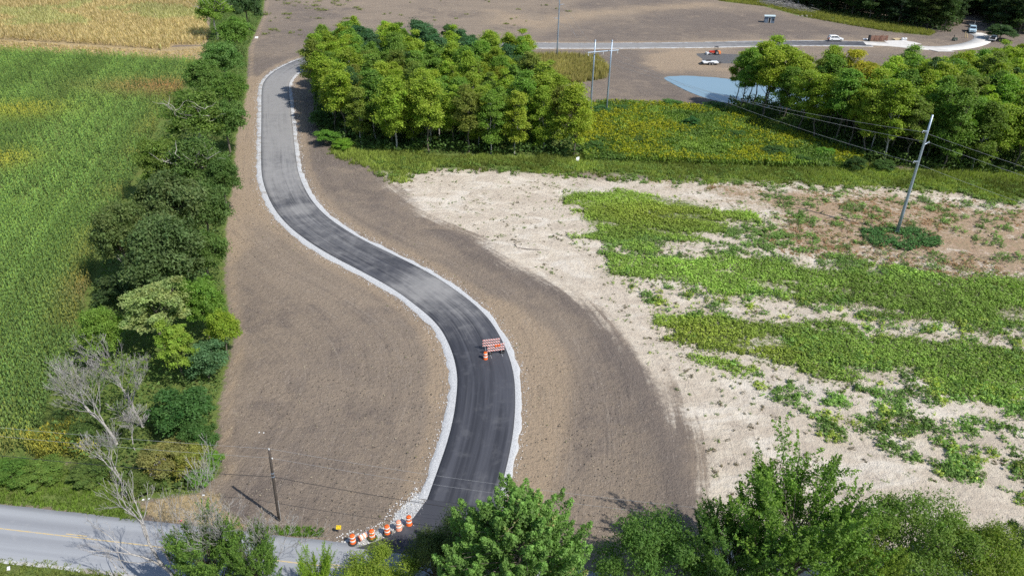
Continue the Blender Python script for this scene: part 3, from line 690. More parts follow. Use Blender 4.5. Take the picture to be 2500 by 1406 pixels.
def col_c(p, rng, r):
    px, py = proj(np.array([p[0], p[1], 11]))
    for x, y, rad in [(900, 95, 30), (1050, 100, 45), (1250, 130, 18), (1300, 130, 18), (1140, 110, 35), (1340, 330, 60)]:
        if (px - x) ** 2 + (py - y) ** 2 < rad ** 2: return BG if y < 200 else DG
    u = rng.rand(); return YG if u < .6 else MG if u < .9 else OL if u < .97 else DG
CP = wood(P['woodsC'], 3.8, 5, 'central wood', np.array([.05, 1.0]), 8, col_c, lambda p, rng, r: (10.8 + 4.2 * rng.rand()), 'trees of the central wood')
def col_r(p, rng, r):
    px, py = proj(np.array([p[0], p[1], 11]))
    if (px - 2090) ** 2 + (py - 190) ** 2 < 45 ** 2: return GOLD
    u = rng.rand(); return YG if u < .64 else MG if u < .9 else OL if u < .97 else DG
RP = wood(P['woodsR'], 3.8, 8, 'wood by the pond', np.array([-.3, .95]), 6, col_r, lambda p, rng, r: (12.4 + 4.0 * rng.rand()), 'trees of the wood by the pond', thin=True)
FT = [GL([(1740,-60),(1880,4),(2050,36),(2180,58),(2300,80),(2335,60),(2345,20),(2345,-60)]), GL([(2405,50),(2440,80),(2520,88),(2800,108),(2800,-60),(2395,-60)]), GL([(2345,20),(2350,40),(2395,40),(2405,10),(2400,-40),(2345,-40)])]
rngf = np.random.RandomState(77)
for q, (poly, wh) in enumerate(zip(FT, ('far wood beyond the shed', 'far wood beside the pickup', 'far wood closing the track'))):
    pts = poisson(poly, 5.2, rngf, 5000); pts = pts[in_view(pts, 6.0, 60)]
    dep = pts @ np.array([-.35, .93]); o_ = np.argsort(dep); nr = 4 if q < 2 else 1; rows = np.empty(len(pts), int); rows[o_] = np.arange(len(pts)) * nr // max(1, len(pts))
    for r in range(nr):
        ids = sorted([i for i in range(len(pts)) if rows[i] == r], key=lambda i: proj(np.array([pts[i, 0], pts[i, 1], 6]))[0])
        for k, i in enumerate(ids):
            c = np.array([(.05, .09, .028), (.065, .115, .03), (.042, .075, .03), (.10, .14, .035)][rngf.randint(4) if rngf.rand() < .8 else 0])
            h = 12 + 5 * rngf.rand(); me = DENSEV[rngf.randint(3)]
            put_tree('forest_tree', me, pts[i], '%s dark tree from left in %s row of %s' % (ORD[k], ['front', 'second', 'third', 'back'][r], wh), s=1.25 + .3 * rngf.rand(), sz=h / 14 * .95, rz=rngf.rand() * 6.28, tint=tuple(c), group='trees of the far wood')

# ------------------------------------------------------------------ the hedgerow
RV = [var_round(300 + i, nb=24, per=760, size=.185) for i in range(4)]
RVB = [var_round(320 + i, nb=13, per=640, size=.19, pale=True, bare=9) for i in range(2)]
RVF = [var_round(340 + i, nb=18, per=640, size=.19, flat=.45, up=1.0, sub=9) for i in range(2)]
SH = [var_round(360 + i, h=5, w=2.6, nb=14, per=620, size=.13, cb=.02) for i in range(3)]
def at_tree(name, V, cx, cy, rpx, h, label, tint, cat='tree', base_h=10.0, base_w=4.5, zf=.6, rz=0.0, group=None, tilt=(0, 0)):
    zc = h * zf; xy = G(cx, cy, zc); r = rpx * depth_at(xy[0], xy[1], zc) / FPX
    return put_tree(name, V, xy, label, cat, s=r / base_w, sz=h / base_h, rz=rz, tint=tint, group=group, tilt=tilt)
HG = 'trees of the hedgerow'
for a in [
 (RV[0], 600, 15, 42, 12, 'dark dense tree at the far end of the hedgerow', (0.078, 0.143, 0.050)),
 (RVB[0], 520, 30, 48, 12, 'bright green pale-stemmed tree at the far end of the hedgerow by the dry field', (0.200, 0.316, 0.050)),
 (RV[2], 570, 85, 42, 10, 'mid green tree below the pale-stemmed tree near the drive bend', (0.158, 0.272, 0.050)),
 (RV[1], 545, 150, 48, 9, 'small grey-green tree where the two fields meet the hedgerow', (0.143, 0.258, 0.065)),
 (RV[3], 500, 195, 48, 9, 'green round tree beside the brown corn patch', (0.137, 0.230, 0.050)),
 (RV[0], 560, 225, 42, 9, 'green tree bulging toward the soil beside the far drive', (0.143, 0.244, 0.046)),
 (RVB[1], 480, 290, 85, 11, 'broad tree with white bare limbs inside its crown', (0.143, 0.222, 0.043)),
 (RV[2], 550, 300, 50, 9, 'dark green tree beside the white-limbed tree, by the soil', (0.114, 0.200, 0.046)),
 (RV[1], 400, 405, 60, 9, 'olive tree overhanging the corn below the white-limbed tree', (0.158, 0.230, 0.043)),
 (RVB[0], 475, 405, 85, 10, 'dark tree with several grey limbs showing in mid hedgerow', (0.108, 0.179, 0.043)),
 (RV[3], 540, 440, 45, 8, 'dark green tree reaching out over the soil in mid hedgerow', (0.101, 0.179, 0.043)),
 (RV[0], 415, 510, 95, 12, 'large dull olive tree, tallest of the lower hedgerow', (0.122, 0.172, 0.057)),
 (RV[2], 500, 520, 60, 9, 'dull green tree on the soil side of the large olive tree', (0.114, 0.186, 0.050)),
 (RV[1], 300, 585, 70, 10, 'olive tree leaning over the corn, left of the large olive tree', (0.137, 0.186, 0.057)),
 (RV[3], 400, 630, 95, 11, 'broad dark tree below the large olive tree', (0.108, 0.165, 0.055)),
 (RV[0], 500, 625, 60, 8, 'dark green tree edged with lighter leaves beside the soil', (0.122, 0.200, 0.046)),
 (RVF[0], 385, 765, 85, 9, 'pale flat-tiered tree with pinkish seed heads', (.30, .37, .13)),
 (RV[1], 495, 745, 52, 7, 'bright green tree beside the pale tiered tree', (.165, .29, .045)),
 (RV[2], 545, 805, 38, 6, 'yellow-green bushy tree poking out over the soil', (0.272, 0.373, 0.043)),
 (RV[3], 245, 815, 52, 7, 'round green tree at the corn edge beside the pale tiered tree', (0.186, 0.301, 0.050)),
 (RVF[1], 430, 850, 50, 7, 'lime green tree behind the bare grey trees', (.25, .36, .05)),
]:
    nm = 'hedgerow_tree'; at_tree(nm, a[0], a[1], a[2], a[3] * .96, a[4] * 1.18, a[5], a[6], rz=0.0 if a[0] in RVB else (a[1] * 7 + a[2]) % 6.28, group=HG)
for a in [
 (SH[0], 500, 880, 52, 5.0, 'blue-green shrub at the soil edge under the yellow-green tree', (0.109, 0.211, 0.090)),
 (SH[1], 450, 1000, 78, 5.0, 'deep green leafy thicket beside the bare grey trees', (.07, .16, .04)),
 (SH[2], 480, 1070, 45, 3.5, 'dark green shrub at the foot of the deep green thicket', (0.077, 0.160, 0.038)),
 (SH[0], 405, 1115, 60, 3.0, 'brownish yellow shrub with bare twigs near the road', (0.243, 0.243, 0.077)),
 (SH[1], 470, 1120, 45, 3.0, 'yellowing shrub next to the brownish one near the road', (0.269, 0.294, 0.064)),
 (SH[2], 510, 1125, 30, 2.2, 'small bright green shrub at the soil corner near the road', (0.166, 0.320, 0.045)),
 (SH[0], 490, 1165, 28, 1.6, 'low green shrub at the tip of the hedgerow by the straw', (0.154, 0.307, 0.045)),
 (SH[1], 340, 1180, 45, 1.6, 'low dark shrub under the bare trees near the road', (0.128, 0.179, 0.045)),
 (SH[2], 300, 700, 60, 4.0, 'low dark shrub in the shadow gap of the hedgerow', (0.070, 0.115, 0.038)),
 (SH[0], 100, 1155, 50, 1.6, 'bright green bramble mound above the grassy verge', (.16, .25, .05)),
 (SH[1], 215, 1160, 48, 1.6, 'green bramble mound on the verge nearest the bare trees', (.14, .21, .05)),
 (SH[2], 25, 1150, 50, 1.8, 'dark bramble mound on the verge at the picture edge', (0.115, 0.218, 0.038)),
 (SH[2], 210, 1060, 45, 2.4, 'dark green bush between the corn and the bare trees', (0.096, 0.154, 0.038)),
 (SH[0], 800, 335, 30, 3.0, 'leafy green bush at the wood corner beside the drive', (0.128, 0.269, 0.038)),
 (SH[1], 835, 352, 26, 2.2, 'lighter green bush next to the wood corner', (0.192, 0.346, 0.038)),
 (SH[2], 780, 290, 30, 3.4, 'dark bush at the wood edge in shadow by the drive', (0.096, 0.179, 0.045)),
 (SH[1], 1640, 255, 30, 2.2, 'green shrub at the top edge of the goldenrod meadow', (0.109, 0.230, 0.051)),
 (SH[2], 1688, 300, 22, 2.6, 'round dark green bush inside the goldenrod meadow', (0.070, 0.179, 0.051)),
 (SH[0], 1745, 262, 26, 2.2, 'green shrub by the pond end of the meadow', (0.102, 0.205, 0.051)),
 (SH[1], 1560, 345, 22, 1.9, 'dark rounded bush low in the middle of the meadow', (.08, .15, .04)),
 (SH[2], 1800, 330, 24, 2.0, 'green bush in the meadow halfway to the wood', (.10, .19, .045)),
 (SH[0], 1890, 372, 26, 2.4, 'dark bush near the lower corner of the meadow', (.075, .145, .04)),
 (SH[1], 1960, 392, 24, 2.0, 'bush beside the meadow corner under the pond wood', (.09, .17, .04)),
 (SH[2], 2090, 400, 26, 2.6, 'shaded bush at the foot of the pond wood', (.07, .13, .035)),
 (SH[0], 1450, 360, 24, 2.2, 'green bush between the central wood and the meadow', (.10, .19, .045)),
 (SH[2], 1520, 268, 26, 1.8, 'low bush beside the two-legged pole at the meadow top', (.09, .18, .045)),
 (SH[0], 2160, 405, 24, 2.0, 'low bush under the pond wood next to the sand', (.085, .16, .04)),
 (SH[0], 2015, 375, 20, 2.2, 'bright leafy sapling below the wood by the pond', (0.166, 0.346, 0.051)),
 (SH[1], 1470, 270, 30, 2.0, 'green bush around the foot of the two-legged steel pole', (0.102, 0.218, 0.064)),
 (SH[2], 2445, 80, 34, 5.0, 'dark bush behind the pickup truck', (0.070, 0.128, 0.045)),
]:
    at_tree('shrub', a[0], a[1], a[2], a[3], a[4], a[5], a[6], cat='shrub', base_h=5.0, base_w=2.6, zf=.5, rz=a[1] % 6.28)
def dead_tree(name, seed, base, label, h, spread=.55, lean=(0, 0), depth=6, r0=.18, split=3, up=.4, trunkf=.28, leafy=None, mat=None, shrink=.74):
    segs, tips = branch_tree(seed, h, spread, lean, depth, r0, split, up, trunkf, shrink=shrink)
    e = empty(name, (base[0], base[1], 0)); V, F = tubes(segs, 4)
    npobj('branches', V, F, mat or M_DEAD, e, smooth=True)
    if leafy:
        rng = np.random.RandomState(seed); T = np.array(tips); T = T[rng.rand(len(T)) < leafy[0]]
        C = np.repeat(T, leafy[1], 0) + rng.normal(size=(len(T) * leafy[1], 3)) * .28
        V = leaves(C, rng.normal(size=C.shape) + [0, 0, .6], leafy[2] * (.7 + .6 * rng.rand(len(C))), .6, rng)
        o = npobj('crown', V, triF(len(C)), M_LEAF, e, col=np.repeat(.8 + .4 * rng.rand(len(C), 1) * np.ones((1, 3)), 3, 0)); o.color = (*leafy[3], 1)
    return tag(e, label, 'tree')
dead_tree('bare_tree', 11, G(285, 1085), 'largest bare grey tree fanning over the corn', 13.5, .5, (-.30, .10), 6, .2, 3, .35, .25)
dead_tree('bare_tree', 12, G(350, 1045), 'bare tree with green vine on its stem in the hedgerow', 13.0, .55, (-.10, .02), 6, .18, 3, .4, .25, leafy=(.07, 9, .16, (.17, .24, .05)))
dead_tree('bare_tree', 13, G(330, 1100), 'grey leafless sapling thicket below the largest bare tree', 7.5, .65, (-.1, .05), 6, .07, 3, .3, .22)
dead_tree('bare_tree', 14, G(300, 1185), 'slender dead tree leaning over the verge by the road', 7.6, .5, (-.12, -.1), 5, .13, 3, .5, .33)
dead_tree('bare_shrub', 15, G(400, 1165), 'tangled brown leafless shrub near the straw verge', 4.2, .8, (0, 0), 6, .06, 3, .2, .2, leafy=(.12, 4, .12, (.25, .23, .06)))
dead_tree('bare_shrub', 16, G(460, 1160), 'leafless twiggy shrub with yellow leaves near the soil corner', 3.8, .8, (.1, 0), 6, .05, 3, .2, .2, leafy=(.2, 4, .12, (.27, .25, .05)))
dead_tree('bare_tree', 17, G(330, 705), 'pale forked dead stem in the shadow gap of the hedgerow', 7.0, .6, (-.25, .1), 4, .14, 2, .3, .35)

# ------------------------------------------------------------------ trees on the near side of the county road
def pine(seed, h=15.5, w=5.2):
    rng = np.random.RandomState(seed); segs = [(np.array([[0, 0, 0], [.1, 0, h * .5], [0, .1, h * .95]]), np.array([.3, .2, .05]))]; C = []; Nn = []; K = []
    for lv in range(17):
        f = lv / 16; z = h * (.22 + .74 * f); rad = w * (1 - f ** 2.4) ** .62 + .15
        for b in range(int(7 + 6 * (1 - f))):
            a = rng.rand() * 6.28; L = rad * (.68 + .30 * rng.rand()); tip = np.array([math.cos(a) * L, math.sin(a) * L, z + .22 * L * rng.rand()]); st = np.array([0, 0, z - .5]); d = tip - st; segs.append(limb(st, tip, .05, .015, rng, .05, 4))
            for k in range(5):
                u = 1.0 - .17 * k; r = (.62 - .05 * k) * (.75 + .5 * rng.rand()); c = st + d * u + rng.normal(size=3) * [.4, .4, .22]; g = .82 + .36 * rng.rand(); cone = rng.rand() < .05
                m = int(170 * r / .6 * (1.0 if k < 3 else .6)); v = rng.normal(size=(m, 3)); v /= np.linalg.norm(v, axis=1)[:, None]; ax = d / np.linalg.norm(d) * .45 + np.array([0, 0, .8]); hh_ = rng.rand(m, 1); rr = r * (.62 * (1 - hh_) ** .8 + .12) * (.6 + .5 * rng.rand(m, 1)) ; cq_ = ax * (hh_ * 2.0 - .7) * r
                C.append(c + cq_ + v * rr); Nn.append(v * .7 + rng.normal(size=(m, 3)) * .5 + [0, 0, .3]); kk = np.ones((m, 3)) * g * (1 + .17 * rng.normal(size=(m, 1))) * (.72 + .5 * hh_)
                if cone: kk = np.where(rng.rand(m, 1) < .35, kk * np.array([2.4, 1.25, 2.2]), kk)
                K.append(kk)
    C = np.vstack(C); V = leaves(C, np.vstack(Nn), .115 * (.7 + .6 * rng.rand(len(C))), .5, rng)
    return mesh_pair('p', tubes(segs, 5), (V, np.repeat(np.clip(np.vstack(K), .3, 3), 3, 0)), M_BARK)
def shoots(seed, h=14.0, w=5.5, ns=84, per=470, size=.105, up=1.6, tipgold=.12, zlo=.25):
    rng = np.random.RandomState(seed); segs = [limb((0, 0, 0), (.3, .1, h * .55), .28, .15, rng, .04)]
    C = []; Nn = []; K = []
    for i in range(ns):
        a = i * 2.39996 + rng.rand() * .6; f = rng.rand() ** .8; r = w * (.12 + .62 * math.sqrt(rng.rand())) * (1 - .35 * f); z = h * (zlo + .5 * f)
        b = np.array([math.cos(a) * r, math.sin(a) * r, z]); segs.append(limb((0.15, 0, max(.5, z * .55)), b, .08, .03, rng, .08, 4))
        d = np.array([math.cos(a) * .75, math.sin(a) * .75, up]); d /= np.linalg.norm(d); L = h * (.22 + .20 * rng.rand())
        sp, rr = limb(b, b + d * L, .03, .008, rng, .05, 5); segs.append((sp, rr)); g = .82 + .36 * rng.rand()
        for j in range(5):
            u0 = .1 + .6 * rng.rand(); o = b + d * L * u0; dd = d + rng.normal(size=3) * .55; dd /= np.linalg.norm(dd); l2 = L * (.25 + .3 * rng.rand())
            m = per // 8; t = rng.rand(m, 1); q = o + dd * l2 * t + rng.normal(size=(m, 3)) * .19 * (1.1 - .75 * t); C.append(q)
            nn = rng.normal(size=(m, 3)) * .7 + np.array([0, 0, .6]) + d * .0; Nn.append(nn); K.append(np.ones((m, 3)) * g * (1 + .16 * rng.normal(size=(m, 1))) * np.where(t > .8, 1 + tipgold * np.array([1.5, .8, 0]), 1.0))
        m = per * 3 // 8; t = rng.rand(m, 1); q = b + d * L * t + rng.normal(size=(m, 3)) * (.36 * (1.08 - t)); C.append(q); Nn.append(rng.normal(size=(m, 3)) * .7 + np.array([0, 0, .6]))
        K.append(np.ones((m, 3)) * g * (1 + .16 * rng.normal(size=(m, 1))) * np.where(t > .85, 1 + tipgold * np.array([1.8, .9, 0]), 1.0))
    C = np.vstack(C); V = leaves(C, np.vstack(Nn), size * (.7 + .6 * rng.rand(len(C))), .68, rng)
    return mesh_pair('s', tubes(segs, 5), (V, np.repeat(np.clip(np.vstack(K), .35, 2.2), 3, 0)), M_BARK)
PINE = pine(5); MAP1 = shoots(6); MAP2 = shoots(7, 12, 5.0, 90, 460, .10, .9)
NR = [var_round(400 + i, h=9, w=4.4, nb=17, per=1500, size=.105, cb=.1, sub=22, ql=.5, qh=1.08, rl=.20, rh=.46) for i in range(2)]
FG = 'trees on the near side of the county road'
def near_tree(V, cx, cy, rpx, h, label, tint, bh, bw, zf, rz=0.0):
    return at_tree('roadside_tree', V, cx, cy, rpx, h, label, tint, base_h=bh, base_w=bw, zf=zf, rz=rz, group=FG)
near_tree(PINE, 1268, 1368, 196, 15.3, 'large bright green tufted evergreen at the bottom beside the drive', (.17, .30, .07), 15.5, 5.2, .62, .4)
near_tree(MAP1, 1965, 1262, 190, 14.5, 'tall maple with upright shoots rising in front of the sand', (0.142, 0.257, 0.041), 14, 5.5, .72, 1.0)
near_tree(MAP2, 1800, 1330, 110, 11, 'dark shoots of the smaller maple beside the tall maple', (0.101, 0.196, 0.041), 12, 5.0, .72, 2.0)
near_tree(NR[0], 1600, 1368, 112, 9.5, 'rounded dark green tree between the evergreen and the maples', (0.108, 0.209, 0.041), 9, 4.2, .6, .3)
near_tree(NR[1], 2235, 1335, 116, 9.5, 'rounded green tree to the right of the tall maple', (0.142, 0.230, 0.041), 9, 4.2, .6, 2.0)
near_tree(MAP2, 2110, 1375, 80, 9, 'yellowing leafy tree squeezed against the tall maple', (0.189, 0.270, 0.041), 12, 5.0, .72, 4.0)
near_tree(NR[0], 2405, 1372, 98, 8.5, 'yellow-green small tree in the bottom corner', (0.196, 0.270, 0.041), 9, 4.2, .6, 4.0)
near_tree(NR[1], 2500, 1345, 50, 8, 'dark tree cut off by the frame in the bottom corner', (0.074, 0.135, 0.038), 9, 4.2, .6, 5.0)
near_tree(NR[0], 1065, 1368, 72, 7, 'thin dark shrubby tree hiding the drive entrance', (0.135, 0.176, 0.054), 9, 4.2, .6, 1.4)
near_tree(NR[1], 1120, 1340, 60, 8, 'dark shadowed tree behind the evergreen at the entrance', (0.095, 0.142, 0.047), 9, 4.2, .6, 3.4)
near_tree(NR[0], 915, 1432, 88, 7, 'yellow-green tree at the bottom edge below the traffic drums', (0.243, 0.324, 0.041), 9, 4.2, .6, 2.4)
near_tree(MAP2, 770, 1395, 45, 7, 'light green sapling top poking over the county road', (0.230, 0.365, 0.041), 12, 5.0, .72, 5.4)
near_tree(MAP2, 500, 1335, 85, 9, 'leafy green tree behind dead limbs on the near roadside', (0.135, 0.243, 0.047), 12, 5.0, .74, 3.0)
near_tree(MAP2, 610, 1350, 62, 8, 'smaller green tree beside the dead limbs on the near roadside', (0.135, 0.243, 0.047), 12, 5.0, .74, 1.0)
# dead limbs among them
dead_tree('bare_tree', 31, G(560, 1360, 4.5), 'grey leafless tree among the green trees on the near roadside', 11.5, .55, (-.05, .12), 6, .12, 3, .4, .3)
dead_tree('bare_tree', 32, G(640, 1370, 4.0), 'small twiggy bare tree at the edge of the roadside trees', 8.5, .6, (.12, .1), 6, .08, 3, .35, .28)
b0 = G(500, 1430, 2.0); t0 = G(330, 1250, 9.5); lean = (t0 - b0) / 9.5
dead_tree('bare_tree', 33, b0, 'pale dead tree leaning left across the county road', 14.0, .42, (lean[0] * 1.0, lean[1] * .9), 5, .24, 3, .35, .42, shrink=.62)
b0 = G(440, 1460, 2.0); t0 = G(230, 1300, 6.0); lean = (t0 - b0) / 6.0
dead_tree('bare_tree', 34, b0, 'low broken dead limb hanging over the county road edge', 9.0, .45, (lean[0] * .9, lean[1] * .6), 4, .14, 2, .2, .45, shrink=.6)

# ------------------------------------------------------------------ crops, weeds, grass (masses)
def blade_template(kind, rng):
    V = []; K = []
    def leaf2(p0, d, L, w, droop, k):
        d = np.array(d, float); side = np.cross(d, [0, 0, 1.0]); side /= np.linalg.norm(side) + 1e-9
        a = np.array(p0, float); m = a + d * L * .55; m[2] += .0; e = a + d * L; e[2] -= droop
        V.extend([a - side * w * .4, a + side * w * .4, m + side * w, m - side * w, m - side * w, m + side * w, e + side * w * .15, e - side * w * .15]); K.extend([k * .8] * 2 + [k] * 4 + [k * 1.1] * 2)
    if kind == 'corn':
        for i in range(7):
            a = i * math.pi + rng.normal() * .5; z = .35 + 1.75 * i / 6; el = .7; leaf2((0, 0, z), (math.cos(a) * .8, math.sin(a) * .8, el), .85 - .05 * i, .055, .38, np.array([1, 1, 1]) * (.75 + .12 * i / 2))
        leaf2((0, 0, 2.0), (.15 * rng.normal(), .15 * rng.normal(), 1), .45, .05, 0, np.array([1.7, 1.4, 1.1]))
    elif kind == 'dry':
        for i in range(6):
            a = rng.rand() * 6.28; p = np.array([rng.normal() * .2, rng.normal() * .2, .15 + .12 * i]); d = np.array([math.cos(a) * .55, math.sin(a) * .55, .7]) * .7; sd = np.array([-math.sin(a), math.cos(a), 0]) * .09
            V.extend([p - sd, p + sd, p + d]); k = np.ones(3) * (.75 + .45 * rng.rand()); K.extend([k * .9] * 2 + [k * 1.1])
    elif kind == 'leafy':
        for i in range(8):
            a = rng.rand() * 6.28; z = .12 + .5 * rng.rand(); r = .08 + .22 * rng.rand()
            c = np.array([math.cos(a) * r, math.sin(a) * r, z]); q = leaves4(c[None], np.array([[math.cos(a) * .5, math.sin(a) * .5, .9]]) + rng.normal(size=(1, 3)) * .3, .13 + .05 * rng.rand(), .75, rng)
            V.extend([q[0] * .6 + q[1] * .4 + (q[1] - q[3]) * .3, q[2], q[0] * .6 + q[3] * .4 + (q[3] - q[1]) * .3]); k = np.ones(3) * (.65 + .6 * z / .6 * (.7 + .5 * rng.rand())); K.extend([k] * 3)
    elif kind == 'grass':
        for i in range(7):
            a = rng.rand() * 6.28; d = np.array([math.cos(a) * .35, math.sin(a) * .35, 1.0]); L = .45 + .35 * rng.rand(); p = np.array([rng.normal() * .1, rng.normal() * .1, 0]); sd = np.array([-math.sin(a + .8), math.cos(a + .8), 0]) * .06
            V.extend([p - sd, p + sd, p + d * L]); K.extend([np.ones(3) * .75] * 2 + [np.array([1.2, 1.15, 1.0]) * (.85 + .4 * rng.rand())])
    elif kind == 'rod':
        for i in range(7):
            a = rng.rand() * 6.28; r = .3 * rng.rand(); z = .35 + .65 * rng.rand(); c = np.array([[math.cos(a) * r, math.sin(a) * r, z]]); gold = z > .84
            q = leaves4(c, rng.normal(size=(1, 3)) * .5 + [[0, 0, 1]], .17, .6, rng); V.extend([q[0], q[1] + (q[1] - q[3]) * .2, q[2]]); K.extend([(np.array([2.0, 1.5, .5]) if gold else np.ones(3)) * (.75 + .5 * rng.rand())] * 3)
    return np.array(V), np.array(K)
def stamp(name, kind, pts, scale, tint, label, cat, nvar=6, seed=1, parent=None, zs=None, rz=None):
    rng = np.random.RandomState(seed); T = [blade_template(kind, rng) for _ in range(nvar)]; nmin = min(len(t[0]) for t in T)
    TV = np.stack([t[0][:nmin] for t in T]); TK = np.stack([t[1][:nmin] for t in T])
    n = len(pts); v = rng.randint(nvar, size=n); a = rng.rand(n) * 6.28 if rz is None else rz + rng.normal(size=n) * .25 + math.pi * rng.randint(2, size=n)
    B = TV[v]; ca = np.cos(a)[:, None]; sa = np.sin(a)[:, None]; s = np.asarray(scale).reshape(-1, 1) * np.ones((n, 1))
    zsc = s if zs is None else np.asarray(zs).reshape(-1, 1) * np.ones((n, 1))
    V = np.stack([(B[..., 0] * ca - B[..., 1] * sa) * s + pts[:, 0:1], (B[..., 0] * sa + B[..., 1] * ca) * s + pts[:, 1:2], B[..., 2] * zsc + (pts[:, 2:3] if pts.shape[1] > 2 else -.03)], -1)
    K = TK[v] * np.asarray(tint)[:, None, :] if np.ndim(tint) == 2 else TK[v] * np.asarray(tint)
    K = K * (1 + (.08 if kind == 'corn' else .15) * rng.normal(size=(n, 1, 1)))
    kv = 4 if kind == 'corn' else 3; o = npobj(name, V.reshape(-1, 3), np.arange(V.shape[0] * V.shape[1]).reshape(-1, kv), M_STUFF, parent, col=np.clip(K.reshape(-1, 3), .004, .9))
    return tag(o, label, cat, kind='stuff')
def rand_in(poly, dens, rng, pad=0.0, view=60, z=.5):
    lo = poly.min(0); hi = poly.max(0); lo = np.maximum(lo, [-230, 20]); hi = np.minimum(hi, [260, 370])
    n = int((hi - lo).prod() * dens); q = lo + rng.rand(n, 2) * (hi - lo); q = q[in_view(q, z, view)]; return q[sdf(poly, q) > pad]
def blotch(q, spots):
    m = np.zeros(len(q))
    for x, y, r, sx in spots:
        c = G(x, y, 1.5); m = np.maximum(m, np.exp(-(((q[:, 0] - c[0]) / (r * sx)) ** 2 + ((q[:, 1] - c[1]) / r) ** 2)))
    return m
rg = np.random.RandomState(3)
# green corn in rows
rowd = G(200, 154) - G(105, 245); rowd /= np.hypot(*rowd); rown = np.array([-rowd[1], rowd[0]])
uu, vv = np.meshgrid(np.arange(-330, 330, .42), np.arange(-330, 330, .80)); q = uu.ravel()[:, None] * rowd + vv.ravel()[:, None] * rown + np.array([-70, 150])
q = q[in_view(q, 1.5, 40)]; q += rg.normal(size=q.shape) * [.09, .09]; q = q[sdf(P['corn'], q) > 0]
far = q[:, 1] > 115; q = q[~far | (rg.rand(len(q)) < .5)]; far = q[:, 1] > 115
lo_ = fbm(q[:, 0], q[:, 1], .035, 4, 50); along = fbm(q @ rown * 1.0, q @ rowd * .06, .12, 3, 51)
rowi = np.round((q - np.array([-70, 150])) @ rown / .8).astype(int); rowk = _tab[(rowi * 7919) & 65535] * .5 + _tab[((rowi // 6) * 104729) & 65535] * .5
ct = np.array([.172, .288, .074]) * (.62 + .72 * along[:, None]) * (.68 + .64 * rowk[:, None]) * (.85 + .3 * lo_[:, None])
y_ = blotch(q, [(55, 268, 6, 1.6), (20, 390, 5, 1), (190, 60, 1, 1), (150, 1095, 3.5, 2.0), (330, 1000, 1, 1)]) ; ct = ct * (1 - y_[:, None]) + np.array([.34, .36, .06]) * y_[:, None]
b_ = blotch(q, [(400, 212, 7, 2.2), (290, 700, 4, 1.5)]); ct = ct * (1 - b_[:, None]) + np.array([.34, .215, .10]) * b_[:, None]
e_ = np.clip(1 - sdf(P['corn'], q) / 5, 0, 1) * (fbm(q[:, 0], q[:, 1], .2, 2, 52) > .5); ct = ct * (1 - .6 * e_[:, None]) + np.array([.25, .23, .06]) * .6 * e_[:, None]
stamp('corn_field', 'corn', q, np.where(far, 1.3, 1.05), ct, 'tall green corn standing in rows beside the hedgerow', 'corn', zs=np.full(len(q), 1.0) * (.9 + .2 * rg.rand(len(q))), rz=math.atan2(rowd[1], rowd[0]) + .25)
# ripe dry crop beyond it
q = rand_in(P['dry'], 2.2, rg, view=30, z=1); dt = np.array([.56, .44, .23]) * (.78 + .5 * fbm(q[:, 0], q[:, 1], .03, 4, 60)[:, None]); g_ = (fbm(q[:, 0], q[:, 1], .06, 3, 61) > .62)[:, None]; dt = np.where(g_, dt * [.85, 1.02, .9], dt)
stamp('dry_crop_field', 'dry', q, 1.0, dt, 'ripe golden-brown crop filling the far field', 'crop', zs=1.9)
q = rand_in(GL([(-900, 92), (0, 100), (405, 128), (520, 116), (505, 152), (300, 142), (0, 126), (-900, 126)]), 1.6, rg, view=30); stamp('dry_grass', 'grass', q, 1.5, np.array([.56, .44, .25]) * (.8 + .4 * rg.rand(len(q), 1)), 'pale dry grass strip between the two crop fields', 'grass', zs=.8)
# grass
def grass(name, poly, dens, tint, label, s=1.0, zs=None, pad=0.0, var=.35, seed=5, kind='grass'):
    q = rand_in(poly, dens, rg, pad); sg_ = sdf(poly, q) if pad < 0 else None
    if pad < 0: q = q[(sg_ > 1.5) | (fbm(q[:, 0], q[:, 1], .3, 4, seed + 1) + .25 * (rg.rand(len(q)) - .5) > .5 - sg_ * .07)]
    n_ = fbm(q[:, 0], q[:, 1], .15, 3, seed)[:, None]; tt = np.array(tint) * (1 - var / 2 + var * 1.6 * (n_ - .2)) * (1 + .1 * rg.normal(size=(len(q), 1)))
    return stamp(name, kind, q, s, tt, label, 'grass', seed=seed, zs=zs)
grass('verge_grass', P['verge1'], 14, (.15, .235, .04), 'green verge grass between brambles and the county road', .8, .45)
grass('verge_grass', P['verge2'], 14, (.17, .215, .05), 'mown grass on the near side of the county road', .8, .3)
grass('verge_grass', P['verge3'], 26, (.14, .26, .04), 'small grass patch beside the wooden utility pole', .7, .45)
grass('straw_litter', P['straw'], 16, (.40, .345, .27), 'flattened straw where the hedgerow meets the road', .55, .12)
grass('wood_edge_grass', P['front'], 8.0, (.24, .30, .07), 'rank grass strip in front of the woods', 1.2, 1.0, -4.0, .9)
grass('tall_reed_grass', P['reeds'], 3.2, (.34, .30, .12), 'tall tan grass beyond the central wood', 1.6, 2.4)
grass('far_grass', P['fargrass'], 2.2, (.25, .26, .06), 'yellowish grass strip before the far wood', 1.7, 1.4)
